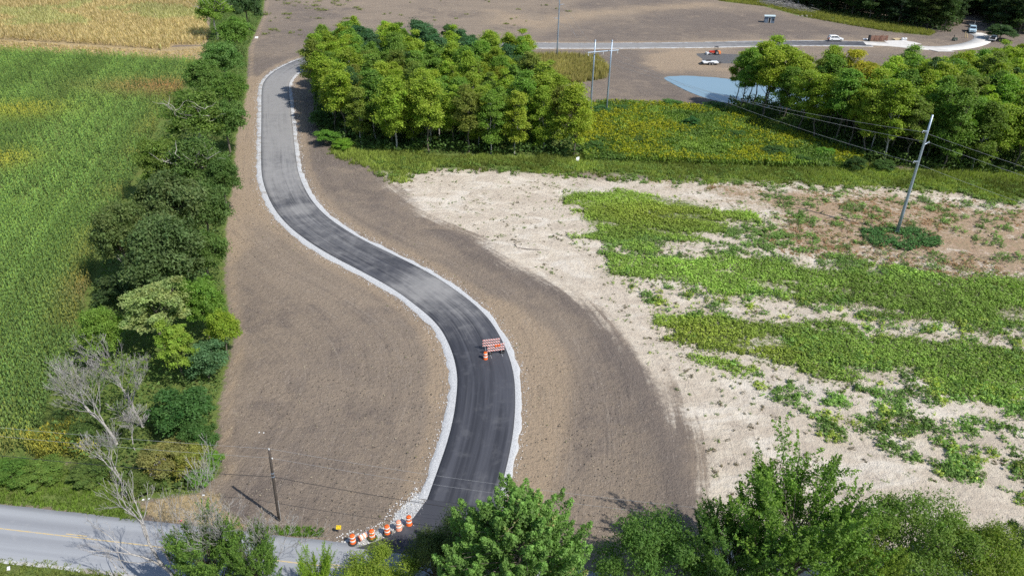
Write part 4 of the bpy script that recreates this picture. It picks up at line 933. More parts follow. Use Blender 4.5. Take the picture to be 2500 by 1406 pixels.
# goldenrod meadow
q = rand_in(P['meadow'], 11.0, rg, z=1); nn = fbm(q[:, 0], q[:, 1], .10, 4, 70); gold = nn + .34 * (rg.rand(len(q)) - .5) > .565
mv = np.clip((fbm(q[:, 0], q[:, 1], .16, 3, 71) - .32) / .36, 0, 1)[:, None]; mt = np.array([.10, .17, .035]) * (1 - mv) + np.array([.20, .29, .05]) * mv
stamp('meadow_weeds', 'leafy', q[~gold], 1.15, mt[~gold], 'green rank weeds of the meadow between the two woods', 'weeds', seed=8, zs=(1.2 + 2.2 * fbm(q[:, 0], q[:, 1], .3, 3, 73))[~gold])
stamp('goldenrod', 'rod', q[gold], 1.05, np.array([.165, .225, .032]) * (.75 + .5 * rg.rand(gold.sum(), 1)), 'yellow flowering goldenrod drifts in the meadow', 'goldenrod', seed=9, zs=1.7)
# weeds on the sand
def weeds(name, q, tint, label, s, zs, seed):
    return stamp(name, 'leafy', q, s, tint, label, 'weeds', seed=seed, zs=zs)
qa = []
for k, d in (('gA', 22), ('gB', 18), ('gC', 18)):
    q = rand_in(P[k], d, rg, -4.5); sd_ = sdf(P[k], q); n_ = fbm(q[:, 0], q[:, 1], .16, 4, 80); bd_ = G(2400, 850) - G(1700, 745); bd_ = bd_ / np.hypot(*bd_); n2_ = fbm(q @ bd_ * .3, q @ np.array([-bd_[1], bd_[0]]), .5, 4, 84)
    e_ = .13 + np.clip((sd_ + 1.0) / 4.5, -1, .75) + (n_ - .5) * 2.6 + (n2_ - .5) * 3.6; gl_, _, _ = linedist(GL([(1530, 700), (1600, 735), (1700, 742), (1850, 752), (2030, 770), (2200, 800), (2320, 812), (2480, 835), (2700, 870)]), q); e_ = e_ - 1.5 * np.exp(-(gl_ / 1.9) ** 2); q = q[(e_ > .08) & (rg.rand(len(q)) < np.clip(.12 + e_ * 1.6, 0, 1))]; qa.append(q)
q = np.vstack(qa); yl = (fbm(q[:, 0], q[:, 1], .12, 3, 81) - .35)[:, None]; yb = blotch(q, [(1720, 790, 4.5, 1.8), (1850, 830, 4, 1.5), (1600, 500, 7, 2)])[:, None]
tt = np.array([.25, .375, .07]) * (.8 + .7 * yl) * (.65 + .7 * fbm(q[:, 0], q[:, 1], .6, 3, 82)[:, None]) * (.6 + .8 * fbm(q[:, 0], q[:, 1], .09, 3, 83)[:, None]); tt = tt * (1 - .6 * yb) + np.array([.29, .31, .04]) * .6 * yb
fe = rg.rand(len(q)) < .10; q[fe] += rg.normal(size=(fe.sum(), 2)) * 2.2
qg = q[rg.rand(len(q)) < .3] + rg.normal(size=(len(q), 2))[:1] * 0; qg = qg + rg.normal(size=qg.shape) * 1.3; stamp('weed_grass', 'grass', qg, .75, np.array([.25, .31, .10]) * (.6 + .7 * rg.rand(len(qg), 1)), 'thin pale grass mixed through and around the weed patches', 'grass', seed=28, zs=.6)
weeds('weed_patch', q, tt, 'dense bright green weed patches on the sandy ground', .55 + .4 * rg.rand(len(q)), .55 + .9 * fbm(q[:, 0], q[:, 1], .4, 3, 86) * rg.rand(len(q)) ** .5, 10)
def clumps(poly, dens, rng, thr, nseed, rmean=.55, per=9, nsc=.12):
    c = rand_in(poly, dens, rng); c = c[fbm(c[:, 0], c[:, 1], nsc, 3, nseed) > thr]; r = rmean * (.4 + 1.1 * rng.rand(len(c)) ** 1.5); m = np.maximum(2, (per * (r / rmean) ** 2).astype(int))
    return np.repeat(c, m, 0) + rng.normal(size=(m.sum(), 2)) * np.repeat(r, m)[:, None] * .55, np.repeat(rng.rand(len(c)), m)
q1, k1 = clumps(P['gM'], .42, rg, .48, 90, .75, 16, .3); q2, k2 = clumps(P['gD'], 1.2, rg, .42, 91, .75, 16, .3)
q3, k3 = clumps(GL([(1440, 575), (1480, 640), (1560, 745), (1640, 850), (1760, 940), (1900, 1020), (2040, 1080), (2080, 1000), (1850, 900), (1680, 800), (1560, 680)]), .42, rg, .42, 100, .6, 12, .25)
q = np.vstack([q1, q2, q3]); k_ = np.r_[k1, k2, k3][:, None]; tt = np.array([.165, .275, .065]) * (.65 + .7 * k_) * (.55 + .95 * fbm(q[:, 0], q[:, 1], .3, 3, 88)[:, None]) * np.where(k_ > .8, [[1.5, 1.1, .9]], 1.0)
weeds('weed_clumps', q, tt, 'scattered green weed clumps with sand showing between', .45 + .6 * rg.rand(len(q)), .4 + .8 * rg.rand(len(q)), 12)
q1, k1 = clumps(P['sand'], .34, rg, .36, 92, .3, 4); ok = sdf(P['sand'], q1) > .8; q1 = q1[ok]; k1 = k1[ok][:, None]
weeds('sparse_weeds', q1, np.where(k1 > .45, np.array([[.16, .21, .07]]), np.array([[.20, .165, .10]])) * (.6 + .6 * k1), 'small sparse weeds dotting the pale sand', .5, .42, 13)
q1, k1 = clumps(P['red'], 1.3, rg, .40, 93, .45, 7, .1); k1 = k1[:, None]
weeds('reddish_weeds', q1, np.where(k1 > .35, np.array([[.36, .225, .125]]) * (.7 + .5 * k1), np.array([[.19, .24, .075]])), 'low reddish-brown weeds around the single steel pole on the sand', .6, .3, 14)
q1, k1 = clumps(P['front'] + np.array([0, -3.0]), .5, rg, .4, 94, .5, 7, .1); weeds('wood_edge_weeds', q1, np.array([.14, .215, .045]) * (.7 + .6 * k1[:, None]), 'ragged weeds fringing the sand below the woods', 1.0, .9, 15)
q1, k1 = clumps(np.vstack([P['red'][:6], P['red'][6:]]),   .24, rg, .35, 98, .7, 14, .1); q2, k2 = clumps(GL([(1420, 560), (1700, 585), (1850, 540), (2000, 620), (2400, 690), (2450, 720), (1950, 660), (1640, 640), (1450, 620)]), .7, rg, .40, 99, .75, 16, .2)
q = np.vstack([q1, q2]); k_ = np.r_[k1, k2][:, None]; weeds('weed_tufts', q, np.array([.15, .245, .06]) * (.65 + .7 * k_), 'separate green weed tufts on the reddish sand between the patches', .75, .75, 18)
qp = rand_in(GL([(2100, 560), (2190, 556), (2290, 562), (2300, 600), (2230, 612), (2150, 606), (2105, 585)]), 9, rg); qp = qp[fbm(qp[:, 0], qp[:, 1], .6, 3, 95) + .25 * rg.rand(len(qp)) > .60]
weeds('pole_weeds', qp, np.array([.065, .15, .04]) * (.8 + .5 * rg.rand(len(qp), 1)), 'dark green weeds around the foot of the single steel pole', 1.2, .9, 16)
qf = np.vstack([clumps(GL([(640, 0), (900, 0), (880, 60), (720, 90), (640, 88)]), .035, rg, .45, 96, 1.2, 12)[0], clumps(GL([(900, 0), (1500, 0), (1250, 70), (900, 50)]), .006, rg, .3, 97, .7, 7)[0]])
weeds('far_weeds', qf, np.array([.20, .235, .06]) * (.6 + .7 * rg.rand(len(qf), 1)), 'thin weeds on the bare soil beyond the central wood', 1.2, .8, 17)
qs = rand_in(GL([(540, 180), (600, 180), (2000, 1200), (540, 1250)]), .0001, rg)
# low reedy yellow plants at the bottom of the corn
q = rand_in(GL([(75, 1075), (170, 1040), (235, 1060), (245, 1120), (120, 1130), (70, 1110)]), 7, rg); stamp('yellow_reeds', 'corn', q, .9, np.array([.30, .30, .05]) * (.6 + .7 * rg.rand(len(q), 1)), 'yellowing tall reeds at the foot of the corn near the verge', 'reeds', seed=19, zs=.75)
# undergrowth in the woods and the hedgerow
def under(name, poly, n, zmax, size, tint, label, pad0, pad1, seed):
    rng = np.random.RandomState(seed); lo = poly.min(0); hi = poly.max(0); q = lo + rng.rand(n * 6, 2) * (hi - lo); q = q[in_view(q, 1, 60)]; s_ = sdf(poly, q); q = q[(s_ > pad0) & (s_ < pad1)][:n]
    hh = fbm(q[:, 0], q[:, 1], .25, 3, seed); z = zmax * np.clip(hh * 1.7 - .25, .08, 1) * rng.rand(len(q)) ** .6; C = np.column_stack([q, z])
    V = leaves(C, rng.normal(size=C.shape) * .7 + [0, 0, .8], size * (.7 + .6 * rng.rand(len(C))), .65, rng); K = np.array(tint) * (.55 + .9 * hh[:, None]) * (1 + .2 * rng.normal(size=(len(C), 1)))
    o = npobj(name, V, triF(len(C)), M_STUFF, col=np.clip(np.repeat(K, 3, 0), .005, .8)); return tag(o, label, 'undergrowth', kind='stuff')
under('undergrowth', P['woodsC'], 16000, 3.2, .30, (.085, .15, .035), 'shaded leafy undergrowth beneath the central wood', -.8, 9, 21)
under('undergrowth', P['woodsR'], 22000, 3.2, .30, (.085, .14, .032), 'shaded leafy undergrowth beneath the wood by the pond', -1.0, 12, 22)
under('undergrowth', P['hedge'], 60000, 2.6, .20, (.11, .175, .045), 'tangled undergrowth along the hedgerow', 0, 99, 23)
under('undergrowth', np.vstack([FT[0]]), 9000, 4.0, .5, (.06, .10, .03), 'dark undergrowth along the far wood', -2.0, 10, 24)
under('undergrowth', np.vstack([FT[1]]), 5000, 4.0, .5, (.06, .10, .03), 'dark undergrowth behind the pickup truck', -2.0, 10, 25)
# loose limestone along the shoulders
rs = np.random.RandomState(41); sidx = rs.randint(0, len(DRIVE), 5200); sidx = sidx[rs.rand(len(sidx)) < np.clip(1.2 - DARC[sidx] / 260, .15, 1)]
so = np.where(rs.rand(len(sidx)) < .5, 1, -1) * (HW + .75 + np.abs(rs.normal(size=len(sidx))) * .38); tt_ = np.gradient(DRIVE, axis=0); tt_ /= np.hypot(*tt_.T)[:, None]
sp_ = DRIVE[sidx] + np.column_stack([-tt_[sidx, 1], tt_[sidx, 0]]) * so[:, None] + rs.normal(size=(len(sidx), 2)) * .3
gq = rand_in(P['gravel'], 16, rs, -.6); sp_ = np.vstack([sp_, gq]); sc_ = .035 + .05 * rs.rand(len(sp_)); oc = np.array([[1, 0, 0], [0, 1, 0], [-1, 0, 0], [0, -1, 0], [0, 0, 1.0]])
SV = (oc[None] * sc_[:, None, None] * (.7 + .6 * rs.rand(len(sp_), 5, 1)) + np.column_stack([sp_, np.full(len(sp_), -.01)])[:, None]).reshape(-1, 3)
SF = (np.array([[0, 1, 4], [1, 2, 4], [2, 3, 4], [3, 0, 4]])[None] + (np.arange(len(sp_)) * 5)[:, None, None]).reshape(-1, 3)
tag(npobj('loose_gravel', SV, SF, simple('limestone', (.56, .56, .56), .95, .25, 3.0)), 'loose white stones spilled along the drive shoulders', 'gravel', kind='stuff')

# ------------------------------------------------------------------ poles and wires
M_STEEL = simple('galvanised_steel', (.34, .41, .49), .45, .08, 2.0, .55, .5)
M_WOODP = simple('weathered_pole_wood', (.075, .062, .053), .9, .3, 5.0)
M_CER = simple('insulator_porcelain', (.75, .75, .74), .3, .05)
M_WIRE = simple('aluminium_wire', (.42, .43, .44), .5, .05, 2.0, .3); M_CABLE = simple('black_cable', (.03, .03, .032), .6, .05)
def wire(name, a, b, sag, r, mat, label, group, k=28):
    a = np.array(a, float); b = np.array(b, float); t = np.linspace(0, 1, k)[:, None]; p = a + (b - a) * t; p[:, 2] -= 4 * sag * (t * (1 - t))[:, 0]
    V, F = tubes([(p, np.full(k, r))], 5); o = npobj(name, V, F, mat, smooth=True); return tag(o, label, 'wire', group)
def pole_tube(e, h, r0, r1, mat, n=12, name='pole', tilt=(0, 0)):
    return MB().tube([(tilt[0] * z / h, tilt[1] * z / h, z) for z in np.linspace(-.3, h, 6)], list(np.linspace(r0, r1, 6)), n).build(name, mat, e, True)
# single steel pole on the sand
pb = G(2190, 567); e = empty('steel_pole', (pb[0], pb[1], 0)); tag(e, 'tall single galvanised steel pole standing on the weedy sand', 'utility pole', 'steel transmission poles')
pole_tube(e, 19.8, .29, .15, M_STEEL); MB().tube([(0, 0, -.05), (0, 0, .25)], .42, 16).build('base_plate', M_STEEL, e, True)
ldir = pb - G(1460, 281.6); ldir = ldir / np.hypot(*ldir); perp = np.array([-ldir[1], ldir[0]]); ARM = []
if perp[0] < 0: perp = -perp
for z, sg in ((17.35, -1), (15.1, 1), (12.45, -1)):
    tip = perp * sg * 1.55; m = MB().tube([(perp[0] * sg * .12, perp[1] * sg * .12, z - .1), (tip[0] * .6, tip[1] * .6, z + .05), (tip[0], tip[1], z + .22)], [.11, .08, .055], 8); o = m.build('arm', M_STEEL, e, True)
    MB().lathe([(.02, 0), (.07, .02), (.03, .08), (.07, .14), (.03, .2), (.05, .28)], 8, (tip[0], tip[1], z - .12)).build('insulator', M_CER, o, True); ARM.append(np.array([pb[0] + tip[0], pb[1] + tip[1], z + .05]))
# two-legged steel structure
la, lb = G(1440.5, 281.6), G(1479.6, 281.6); e = empty('steel_pole', ((la[0] + lb[0]) / 2, (la[1] + lb[1]) / 2, 0)); c0 = np.array([e.location.x, e.location.y]); tag(e, 'two-legged steel pole with crossbar beside the central wood', 'utility pole', 'steel transmission poles')
hd = (lb - la) / np.hypot(*(lb - la)); HX = []
for q in (la, lb):
    o = MB().tube([(q[0] - c0[0], q[1] - c0[1], z) for z in (-.3, 5, 11, 17)], [.24, .21, .18, .15], 12).build('leg', M_STEEL, e, True); MB().lathe([(.0, .3), (.1, .28), (.2, .12), (.2, 0)], 10, (q[0] - c0[0], q[1] - c0[1], 17)).build('cap', M_STEEL, o, True)
ca, cb_ = G(1432.6, 129.7, 14.75), G(1516, 123, 14.75); hdir = (cb_ - ca) / np.hypot(*(cb_ - ca)); ca = c0 - hdir * 3.9; cb_ = c0 + hdir * 4.1
MB().tube([(ca[0] - c0[0], ca[1] - c0[1], 14.75), (cb_[0] - c0[0], cb_[1] - c0[1], 14.75)], .11, 8).build('crossbar', M_STEEL, e)
for f in (.03, .5, .97):
    p = ca + (cb_ - ca) * f; MB().lathe([(.03, 0), (.09, .1), (.04, .2), (.09, .3), (.04, .4), (.09, .5), (.03, .7)], 8, (p[0] - c0[0], p[1] - c0[1], 13.95)).build('insulator', M_CER, e, True); HX.append(np.array([p[0], p[1], 13.95]))
# far single pole
fb = G(1359.5, 142); e = empty('steel_pole', (fb[0], fb[1], 0)); tag(e, 'far single steel pole beside the tall tan grass', 'utility pole', 'steel transmission poles'); pole_tube(e, 20.0, .24, .14, M_STEEL); FX = []
for z, sg in ((18.5, -1), (15.2, 1), (11.4, -1)):
    t_ = np.array([1.0, .3]) / 1.044 * sg * 1.5; MB().tube([(0, 0, z), (t_[0], t_[1], z + .2)], [.1, .05], 8).build('arm', M_STEEL, e, True); FX.append(np.array([fb[0] + t_[0], fb[1] + t_[1], z]))
nx = np.array([pb[0], pb[1]]) + ldir * 75
WG = 'transmission wires'
for i, (nm, lab) in enumerate((('upper', 0), ('middle', 1), ('lower', 2))):
    wire('transmission_wire', HX[i], ARM[i], 1.6, .017, M_WIRE, '%s wire from the two-legged pole to the sand pole' % nm, WG)
    wire('transmission_wire', ARM[i], np.r_[ARM[i][:2] + ldir * 75, ARM[i][2] + 1.0], 1.6, .017, M_WIRE, '%s wire from the sand pole leaving the frame' % nm, WG)
    wire('transmission_wire', HX[i], FX[i], .9, .014, M_WIRE, '%s wire from the two-legged pole to the far pole' % nm, WG)
# wooden pole by the drive
wb = G(682, 1268); wt = G(657, 1098, 8.4) - wb; e = empty('wooden_pole', (wb[0], wb[1], 0)); tag(e, 'dark wooden utility pole on the soil beside the county road', 'utility pole')
pole_tube(e, 8.4, .15, .11, M_WOODP, 10, 'pole', wt)
def onp(z): return np.array([wb[0] + wt[0] * z / 8.4, wb[1] + wt[1] * z / 8.4, z])
for z, dx in ((8.4, .0), (7.35, .16)):
    MB().lathe([(.02, 0), (.07, .03), (.045, .08), (.075, .12), (.03, .2)], 8, (wt[0] * z / 8.4 + dx, wt[1] * z / 8.4, z)).build('insulator', M_CER, e, True)
for z in (5.75, 5.35): MB().tube([(wt[0] * z / 8.4, wt[1] * z / 8.4, z - .05), (wt[0] * z / 8.4, wt[1] * z / 8.4, z + .05)], .15, 10).build('band', M_STEEL, e)
MB().tube([(.13, 0, -.1), (.13 + wt[0] * .3, 0, 2.4)], .035, 6).build('ground_conduit', simple('grey_conduit', (.35, .35, .35), .6), e)
for z, r, mt_, nm, sg in ((8.55, .009, M_WIRE, 'upper pale', .5), (7.5, .009, M_WIRE, 'second pale', .5), (5.3, .024, M_CABLE, 'thick black', .7)):
    a = onp(z); R = G(1555, 1292, 4.9) - wb; R = R / np.hypot(*R); L = G(148, 1120, 5.0) - wb; L = L / np.hypot(*L)
    wire('pole_wire', a, np.r_[a[:2] + R * 38, z - .3], sg, r, mt_, '%s wire from the wooden pole across the drive' % nm, 'wires on the wooden pole', 34)
    wire('pole_wire', a, np.r_[a[:2] + L * 46, z + .1], sg, r, mt_, '%s wire from the wooden pole toward the hedgerow' % nm, 'wires on the wooden pole', 34)

_R = G(1555, 1292, 4.9) - wb; _R = _R / np.hypot(*_R); w2 = wb + _R * 38; e = empty('wooden_pole', (w2[0], w2[1], 0)); tag(e, 'next wooden utility pole, mostly hidden behind the tall maple', 'utility pole'); pole_tube(e, 8.3, .15, .11, M_WOODP, 10)
for z in (8.1, 7.2): MB().lathe([(.02, 0), (.07, .03), (.045, .08), (.075, .12), (.03, .2)], 8, (0, 0, z)).build('insulator', M_CER, e, True)
# ------------------------------------------------------------------ traffic drums and barricades
def stripes():
    t = MT('barricade_stripes'); o = t.sep(t.obj()); v = t.math('FRACT', t.math('MULTIPLY', t.math('ADD', o[0], o[2]), 1 / .30)); n = t.noise(t.obj(), 5, 4)
    f = t.math('GREATER_THAN', v, .5); c = t.mix(f, (.80, .78, .76), (.62, .10, .07)); c = t.mix(t.mr(n, .5, .75, 0, .3), c, (.45, .40, .37)); return t.done(t.bsdf(c, .5, spec=.3))
M_STR = stripes(); M_OR = simple('orange_plastic', (.78, .14, .025), .5, .1); M_WH = simple('white_band', (.84, .82, .80), .45, .06); M_RUB = simple('black_rubber', (.035, .035, .037), .85, .2); M_FAD = simple('faded_orange_plastic', (.80, .33, .21), .6, .12); M_RAIL = simple('galvanised_rail', (.45, .46, .47), .5, .1, 4, .5)
def drum(xy, label, faded=False, base=True, lying=None, rz=0.0, s=1.0):
    e = empty('traffic_drum', (xy[0], xy[1], .06), rz); e.scale = (s, s, s); tag(e, label, 'traffic drum', 'orange and white traffic drums')
    mo = M_FAD if faded else M_OR; R = lambda z: .275 - .055 * z
    prof = [(R(0) + .02, 0), (R(.1), .08)]
    for z in (.3, .5, .7, .88): prof += [(R(z) + .012, z - .012), (R(z) - .01, z + .005)]
    prof += [(R(.95), .95), (R(1) - .05, 1.0), (.12, 1.02), (0.001, 1.02)]
    if lying is not None: prof = [(R(0) - .03, .05)] + prof
    b = MB().lathe(prof, 22).build('body', mo, e, True)
    for z0, z1 in ((.31, .49), (.71, .87)) if lying is None else ((.15, .30), (.45, .60), (.74, .88)):
        MB().lathe([(R(z0) - .005, z0 - .001), (R(z0) + .012, z0), (R(z1) + .012, z1), (R(z1) - .005, z1 + .001)], 22).build('band', M_WH, e, True)
    MB().tube([(-.1, 0, 1.0), (-.09, 0, 1.08), (.09, 0, 1.08), (.1, 0, 1.0)], .018, 6).build('handle', mo, e, True)
    if base and lying is None:
        MB().lathe([(.26, 0), (.40, 0), (.42, .05), (.39, .10), (.28, .11), (.26, .06)], 24, closed=True).build('base_ring', M_RUB, e, True)
    if lying is not None:
        e.location.z = .31; e.rotation_euler = (0, math.radians(88), lying)
    return e
drum(G(1185, 877), 'orange traffic drum standing by the striped barricades', base=False)
drum(G(862, 1326), 'orange drum nearest the county road with black base ring')
drum(G(909, 1314), 'second upright orange drum, just beyond the toppled one')
drum(G(946, 1303), 'upright orange drum in the middle of the entrance row')
drum(G(974, 1292), 'paler upright orange drum behind the leafy branch', faded=True, base=False)
drum(G(999, 1280), 'orange drum furthest up the drive entrance', base=False)
la_, lb_ = G(874, 1322), G(899, 1308); drum(la_ + (lb_ - la_) * .12, 'faded toppled drum lying with its open end out', faded=True, lying=math.atan2(*(lb_ - la_)[::-1]))
def barricade(a, b, label, flag=False):
    c = (a + b) / 2; d = b - a; L = float(np.hypot(*d)); e = empty('barricade', (c[0], c[1], .08), math.atan2(d[1], d[0])); tag(e, label, 'barricade', 'striped road barricades')
    for z in (1.40, 1.02, .64): MB().box((0, 0, 0), (L, .03, .21)).build('rail', M_STR, e).location = (0, -.05, z)
    for x in (-L * .33, L * .33):
        MB().box((x, 0, .78), (.05, .05, 1.52)).build('post', M_RAIL, e); MB().box((x, 0, .03), (.06, 1.5, .05)).build('foot', M_RAIL, e)
    if flag:
        for x, r in ((.05, .3), (.42, -.3)): MB().box((x - .05, -.13, 1.30), (.30, .02, .28), r * .1).build('flag', M_OR, e)
    return e
fa, fb2 = G(1189.6, 845, 1.4), G(1231.5, 839.7, 1.4); barricade(fa, fb2, 'nearer red and white striped barricade with orange flags', True)
ba, bb = G(1178, 832.5, 1.4), G(1220.5, 827.8, 1.4); barricade(ba, bb, 'further red and white striped barricade beside the gravel edge')
def tyre(xy, label, rx=0.0):
    e = MB().lathe([(.20, .02), (.30, 0), (.345, .05), (.345, .14), (.30, .19), (.20, .17), (.185, .10)], 26, closed=True).build('tyre', M_RUB, None, True); e.location = (xy[0], xy[1], .13); e.rotation_euler = (rx, .08, 0); return tag(e, label, 'tyre', 'tyres weighing down the barricades')
tyre(G(1226.5, 861), 'black tyre on the barricade foot nearest the white shoulder', .06); tyre(G(1196.5, 864), 'black tyre beside the drum at the barricades', -.05)
# small yellow sign
ys = G(826, 1298); e = empty('marker_sign', (ys[0], ys[1], 0), .15); tag(e, 'small yellow marker sign on the soil beside the drums', 'sign'); M_YS = simple('yellow_sign', (.72, .52, .02), .5, .08)
p = MB().box((0, 0, 0), (.44, .015, .36)).build('plate', M_YS, e); p.location = (.08, -.03, .62); p.rotation_euler = (-.5, .18, 0); MB().box((0, .02, .3), (.05, .04, .75)).build('stake', M_WOODP, e)
for i, (x, z) in enumerate(((-.14, .1), (.05, .1), (.15, -.02), (-.08, -.05), (.04, -.12))): MB().box((x, -.011, z), (.09, .006, .045)).build('dark_mark', simple('sign_black', (.08, .065, .01), .6), p)

# ------------------------------------------------------------------ vehicles and the far work site
M_GLASS = simple('dark_glass', (.02, .025, .03), .08, .05, 2.0, 0, .8); M_TYRE = M_RUB; M_RIM = simple('alloy_rim', (.55, .55, .56), .35, .05, 3, .7); M_CARW = simple('white_car_paint', (.80, .81, .82), .25, .03, 1.0, 0, .6); M_CARB = simple('pale_blue_paint', (.42, .58, .68), .28, .04, 1.0, 0, .6); M_BLK = simple('black_trim', (.03, .03, .03), .6, .1); M_LAMP = simple('lamp_lens', (.75, .75, .72), .15, .02); M_RED = simple('red_lens', (.5, .03, .02), .2, .02)
def wheels(e, xs, half, r, name='wheel'):
    for x in xs:
        for sg in (-1, 1):
            w = MB().lathe([(r * .55, -.1), (r * .95, -.12), (r, -.06), (r, .06), (r * .95, .12), (r * .55, .1)], 18).build(name, M_TYRE, e, True); w.location = (x, sg * (half - .08), r); w.rotation_euler = (math.pi / 2, 0, 0)
            MB().lathe([(.001, sg * -.11), (r * .35, sg * -.115), (r * .58, sg * -.10)], 14).build('rim', M_RIM, w, True)
def inset(prof, k):
    c = np.mean(prof, 0); return [tuple(c + (np.array(p) - c) * k) for p in prof]
def vehicle(name, xy, hd, label, cat, body, cabin, glass, L, hw, wx, wr, mat, lamps=True, s=1.0):
    e = empty(name, (xy[0], xy[1], .08), hd); e.scale = (s, s, s); tag(e, label, cat)
    b = MB().prism(body, -hw, hw).build('body', mat, e); mod = b.modifiers.new('bevel', 'BEVEL'); mod.width = .07; mod.segments = 3
    c = MB(); n = len(cabin); zmin = min(z for x, z in cabin); zmax = max(z for x, z in cabin)
    vs = [];
    for y in (-1, 1):
        for x, z in cabin: vs.append((x, y * (hw - .06 - .16 * (z - zmin) / (zmax - zmin)), z))
    c.add(vs, [tuple(range(n)), tuple(range(2 * n - 1, n - 1, -1))] + [(i, i + n, (i + 1) % n + n, (i + 1) % n) for i in range(n)]); cc = c.build('cabin', mat, e); mod = cc.modifiers.new('bevel', 'BEVEL'); mod.width = .05; mod.segments = 2
    for gl in glass:
        for sg in (-1, 1):
            m = MB(); m.add([(x, sg * (hw - .045 - .16 * (z - zmin) / (zmax - zmin)), z) for x, z in gl], [tuple(range(len(gl)))]); m.build('side_window', M_GLASS, e)
    # screens
    for (x0, z0), (x1, z1), nm in ((cabin[0], cabin[1], 'rear_window'), (cabin[-1], cabin[-2], 'windscreen')):
        dx = -.03 if nm == 'rear_window' else .03; f = lambda t: (x0 + (x1 - x0) * t + dx, z0 + (z1 - z0) * t); a, b_ = f(.12), f(.86); y0 = hw - .22; y1 = hw - .30
        MB().add([(a[0], -y0, a[1] + .01), (a[0], y0, a[1] + .01), (b_[0], y1, b_[1] + .01), (b_[0], -y1, b_[1] + .01)], [(0, 1, 2, 3)]).build(nm, M_GLASS, e)
    wheels(e, wx, hw, wr)
    fx = max(x for x, z in body); rx = min(x for x, z in body); zf = .78 if wr < .42 else 1.0
    for sg in (-1, 1):
        MB().box((fx - .02, sg * (hw - .25), zf), (.08, .34, .16)).build('headlight', M_LAMP, e); MB().box((rx + .02, sg * (hw - .14), zf + .1), (.08, .16, .3)).build('tail_light', M_RED, e)
        MB().box((cabin[-1][0] - .25, sg * (hw + .1), cabin[-1][1] + .12), (.12, .2, .14)).build('mirror', mat, e)
    MB().box((fx, 0, .45), (.08, hw * 1.8, .2)).build('bumper', M_BLK, e); MB().box((rx, 0, .48), (.08, hw * 1.8, .2)).build('bumper', M_BLK, e); MB().box((fx + .01, 0, zf - .05), (.05, hw * .9, .2)).build('grille', M_BLK, e)
    return e
sv = G(2038, 101); d = G(2056, 101) - G(2020, 101); hd = math.atan2(d[1], d[0])
vehicle('suv', sv, hd, 'white SUV parked on the far drive above the pond wood', 'car', [(-2.4, .38), (-2.45, .95), (-2.38, 1.1), (1.1, 1.08), (2.2, .98), (2.42, .8), (2.42, .38)], [(-2.36, 1.08), (-2.05, 1.72), (-1.8, 1.80), (.1, 1.80), (.45, 1.74), (1.2, 1.07)], [[(-2.05, 1.14), (-1.85, 1.62), (-.95, 1.68), (-.95, 1.14)], [(-.88, 1.14), (-.88, 1.68), (.2, 1.66), (.9, 1.14)]], 4.9, .97, (-1.5, 1.5), .37, M_CARW, s=1.03)
pv = G(2424, 100); d = G(2434, 92) - G(2417, 104); hd = math.atan2(d[1], d[0])
e = vehicle('pickup_truck', pv, hd, 'white pickup truck with dark bed parked beside the concrete drive', 'pickup', [(-2.8, .5), (-2.8, 1.0), (2.6, 1.1), (2.8, .95), (2.8, .45)], [(-.6, 1.05), (-.45, 1.75), (-.2, 1.85), (.8, 1.85), (1.05, 1.78), (1.6, 1.1)], [[(-.4, 1.15), (-.3, 1.65), (.3, 1.7), (.3, 1.15)], [(.38, 1.15), (.38, 1.7), (.85, 1.68), (1.3, 1.15)]], 5.6, 1.0, (-1.75, 1.75), .42, M_CARW)
MB().box((-1.72, 0, 1.13), (2.0, 1.6, .12)).build('bed_liner', M_BLK, e)
for sg in (-1, 1): MB().box((-1.72, sg * .93, 1.18), (2.12, .12, .38)).build('bed_side', M_CARW, e)
MB().box((-2.78, 0, 1.1), (.09, 1.8, .5)).build('tailgate', M_BLK, e)
tv = G(2371, 80); d = G(2380, 88) - G(2371, 70); hd = math.atan2(d[1], d[0])
e = vehicle('work_truck', tv, hd, 'pale blue work truck coming out of the far wood', 'truck', [(-3.4, .6), (-3.4, 1.2), (1.7, 1.2), (1.8, 1.55), (2.9, 1.45), (3.1, 1.2), (3.1, .55)], [(.2, 1.2), (.2, 2.35), (.4, 2.5), (1.2, 2.5), (1.4, 2.4), (1.8, 1.5)], [[(.35, 1.6), (.35, 2.3), (1.25, 2.3), (1.6, 1.6)]], 6.5, 1.15, (-2.0, 2.0), .48, M_CARB)
MB().box((-1.65, 0, 1.75), (3.2, 2.25, 1.1)).build('cargo_box', simple('grey_box', (.12, .14, .15), .5), e); MB().tube([(-2.6, .6, 2.2), (-2.4, .6, 3.6)], .05, 6).build('mast', M_CARW, e)
# tractor
tb = G(1741, 134); d = G(1725, 134) - G(1757, 134); e = empty('tractor', (tb[0], tb[1], .02), math.atan2(d[1], d[0])); tag(e, 'red and orange tractor with white front blade on the grey pad', 'tractor'); M_TR = simple('tractor_red', (.55, .05, .03), .4, .08); M_TO = simple('tractor_orange', (.75, .22, .06), .45, .08)
MB().prism([(-.3, .6), (-.3, 1.25), (1.2, 1.15), (1.35, .95), (1.35, .55)], -.38, .38).build('hood', M_TR, e); MB().box((-.9, 0, .75), (1.3, .7, .35)).build('chassis', M_BLK, e); MB().box((-1.75, 0, .75), (.9, 1.5, .75), 0, .85).build('rear_implement', M_TO, e)
MB().box((-.75, 0, 1.05), (.45, .5, .14)).build('seat', M_BLK, e); MB().box((-.98, 0, 1.3), (.1, .48, .45)).build('seat_back', M_BLK, e); MB().tube([(-.25, 0, 1.2), (-.4, 0, 1.45)], .03, 6).build('steering_column', M_BLK, e)
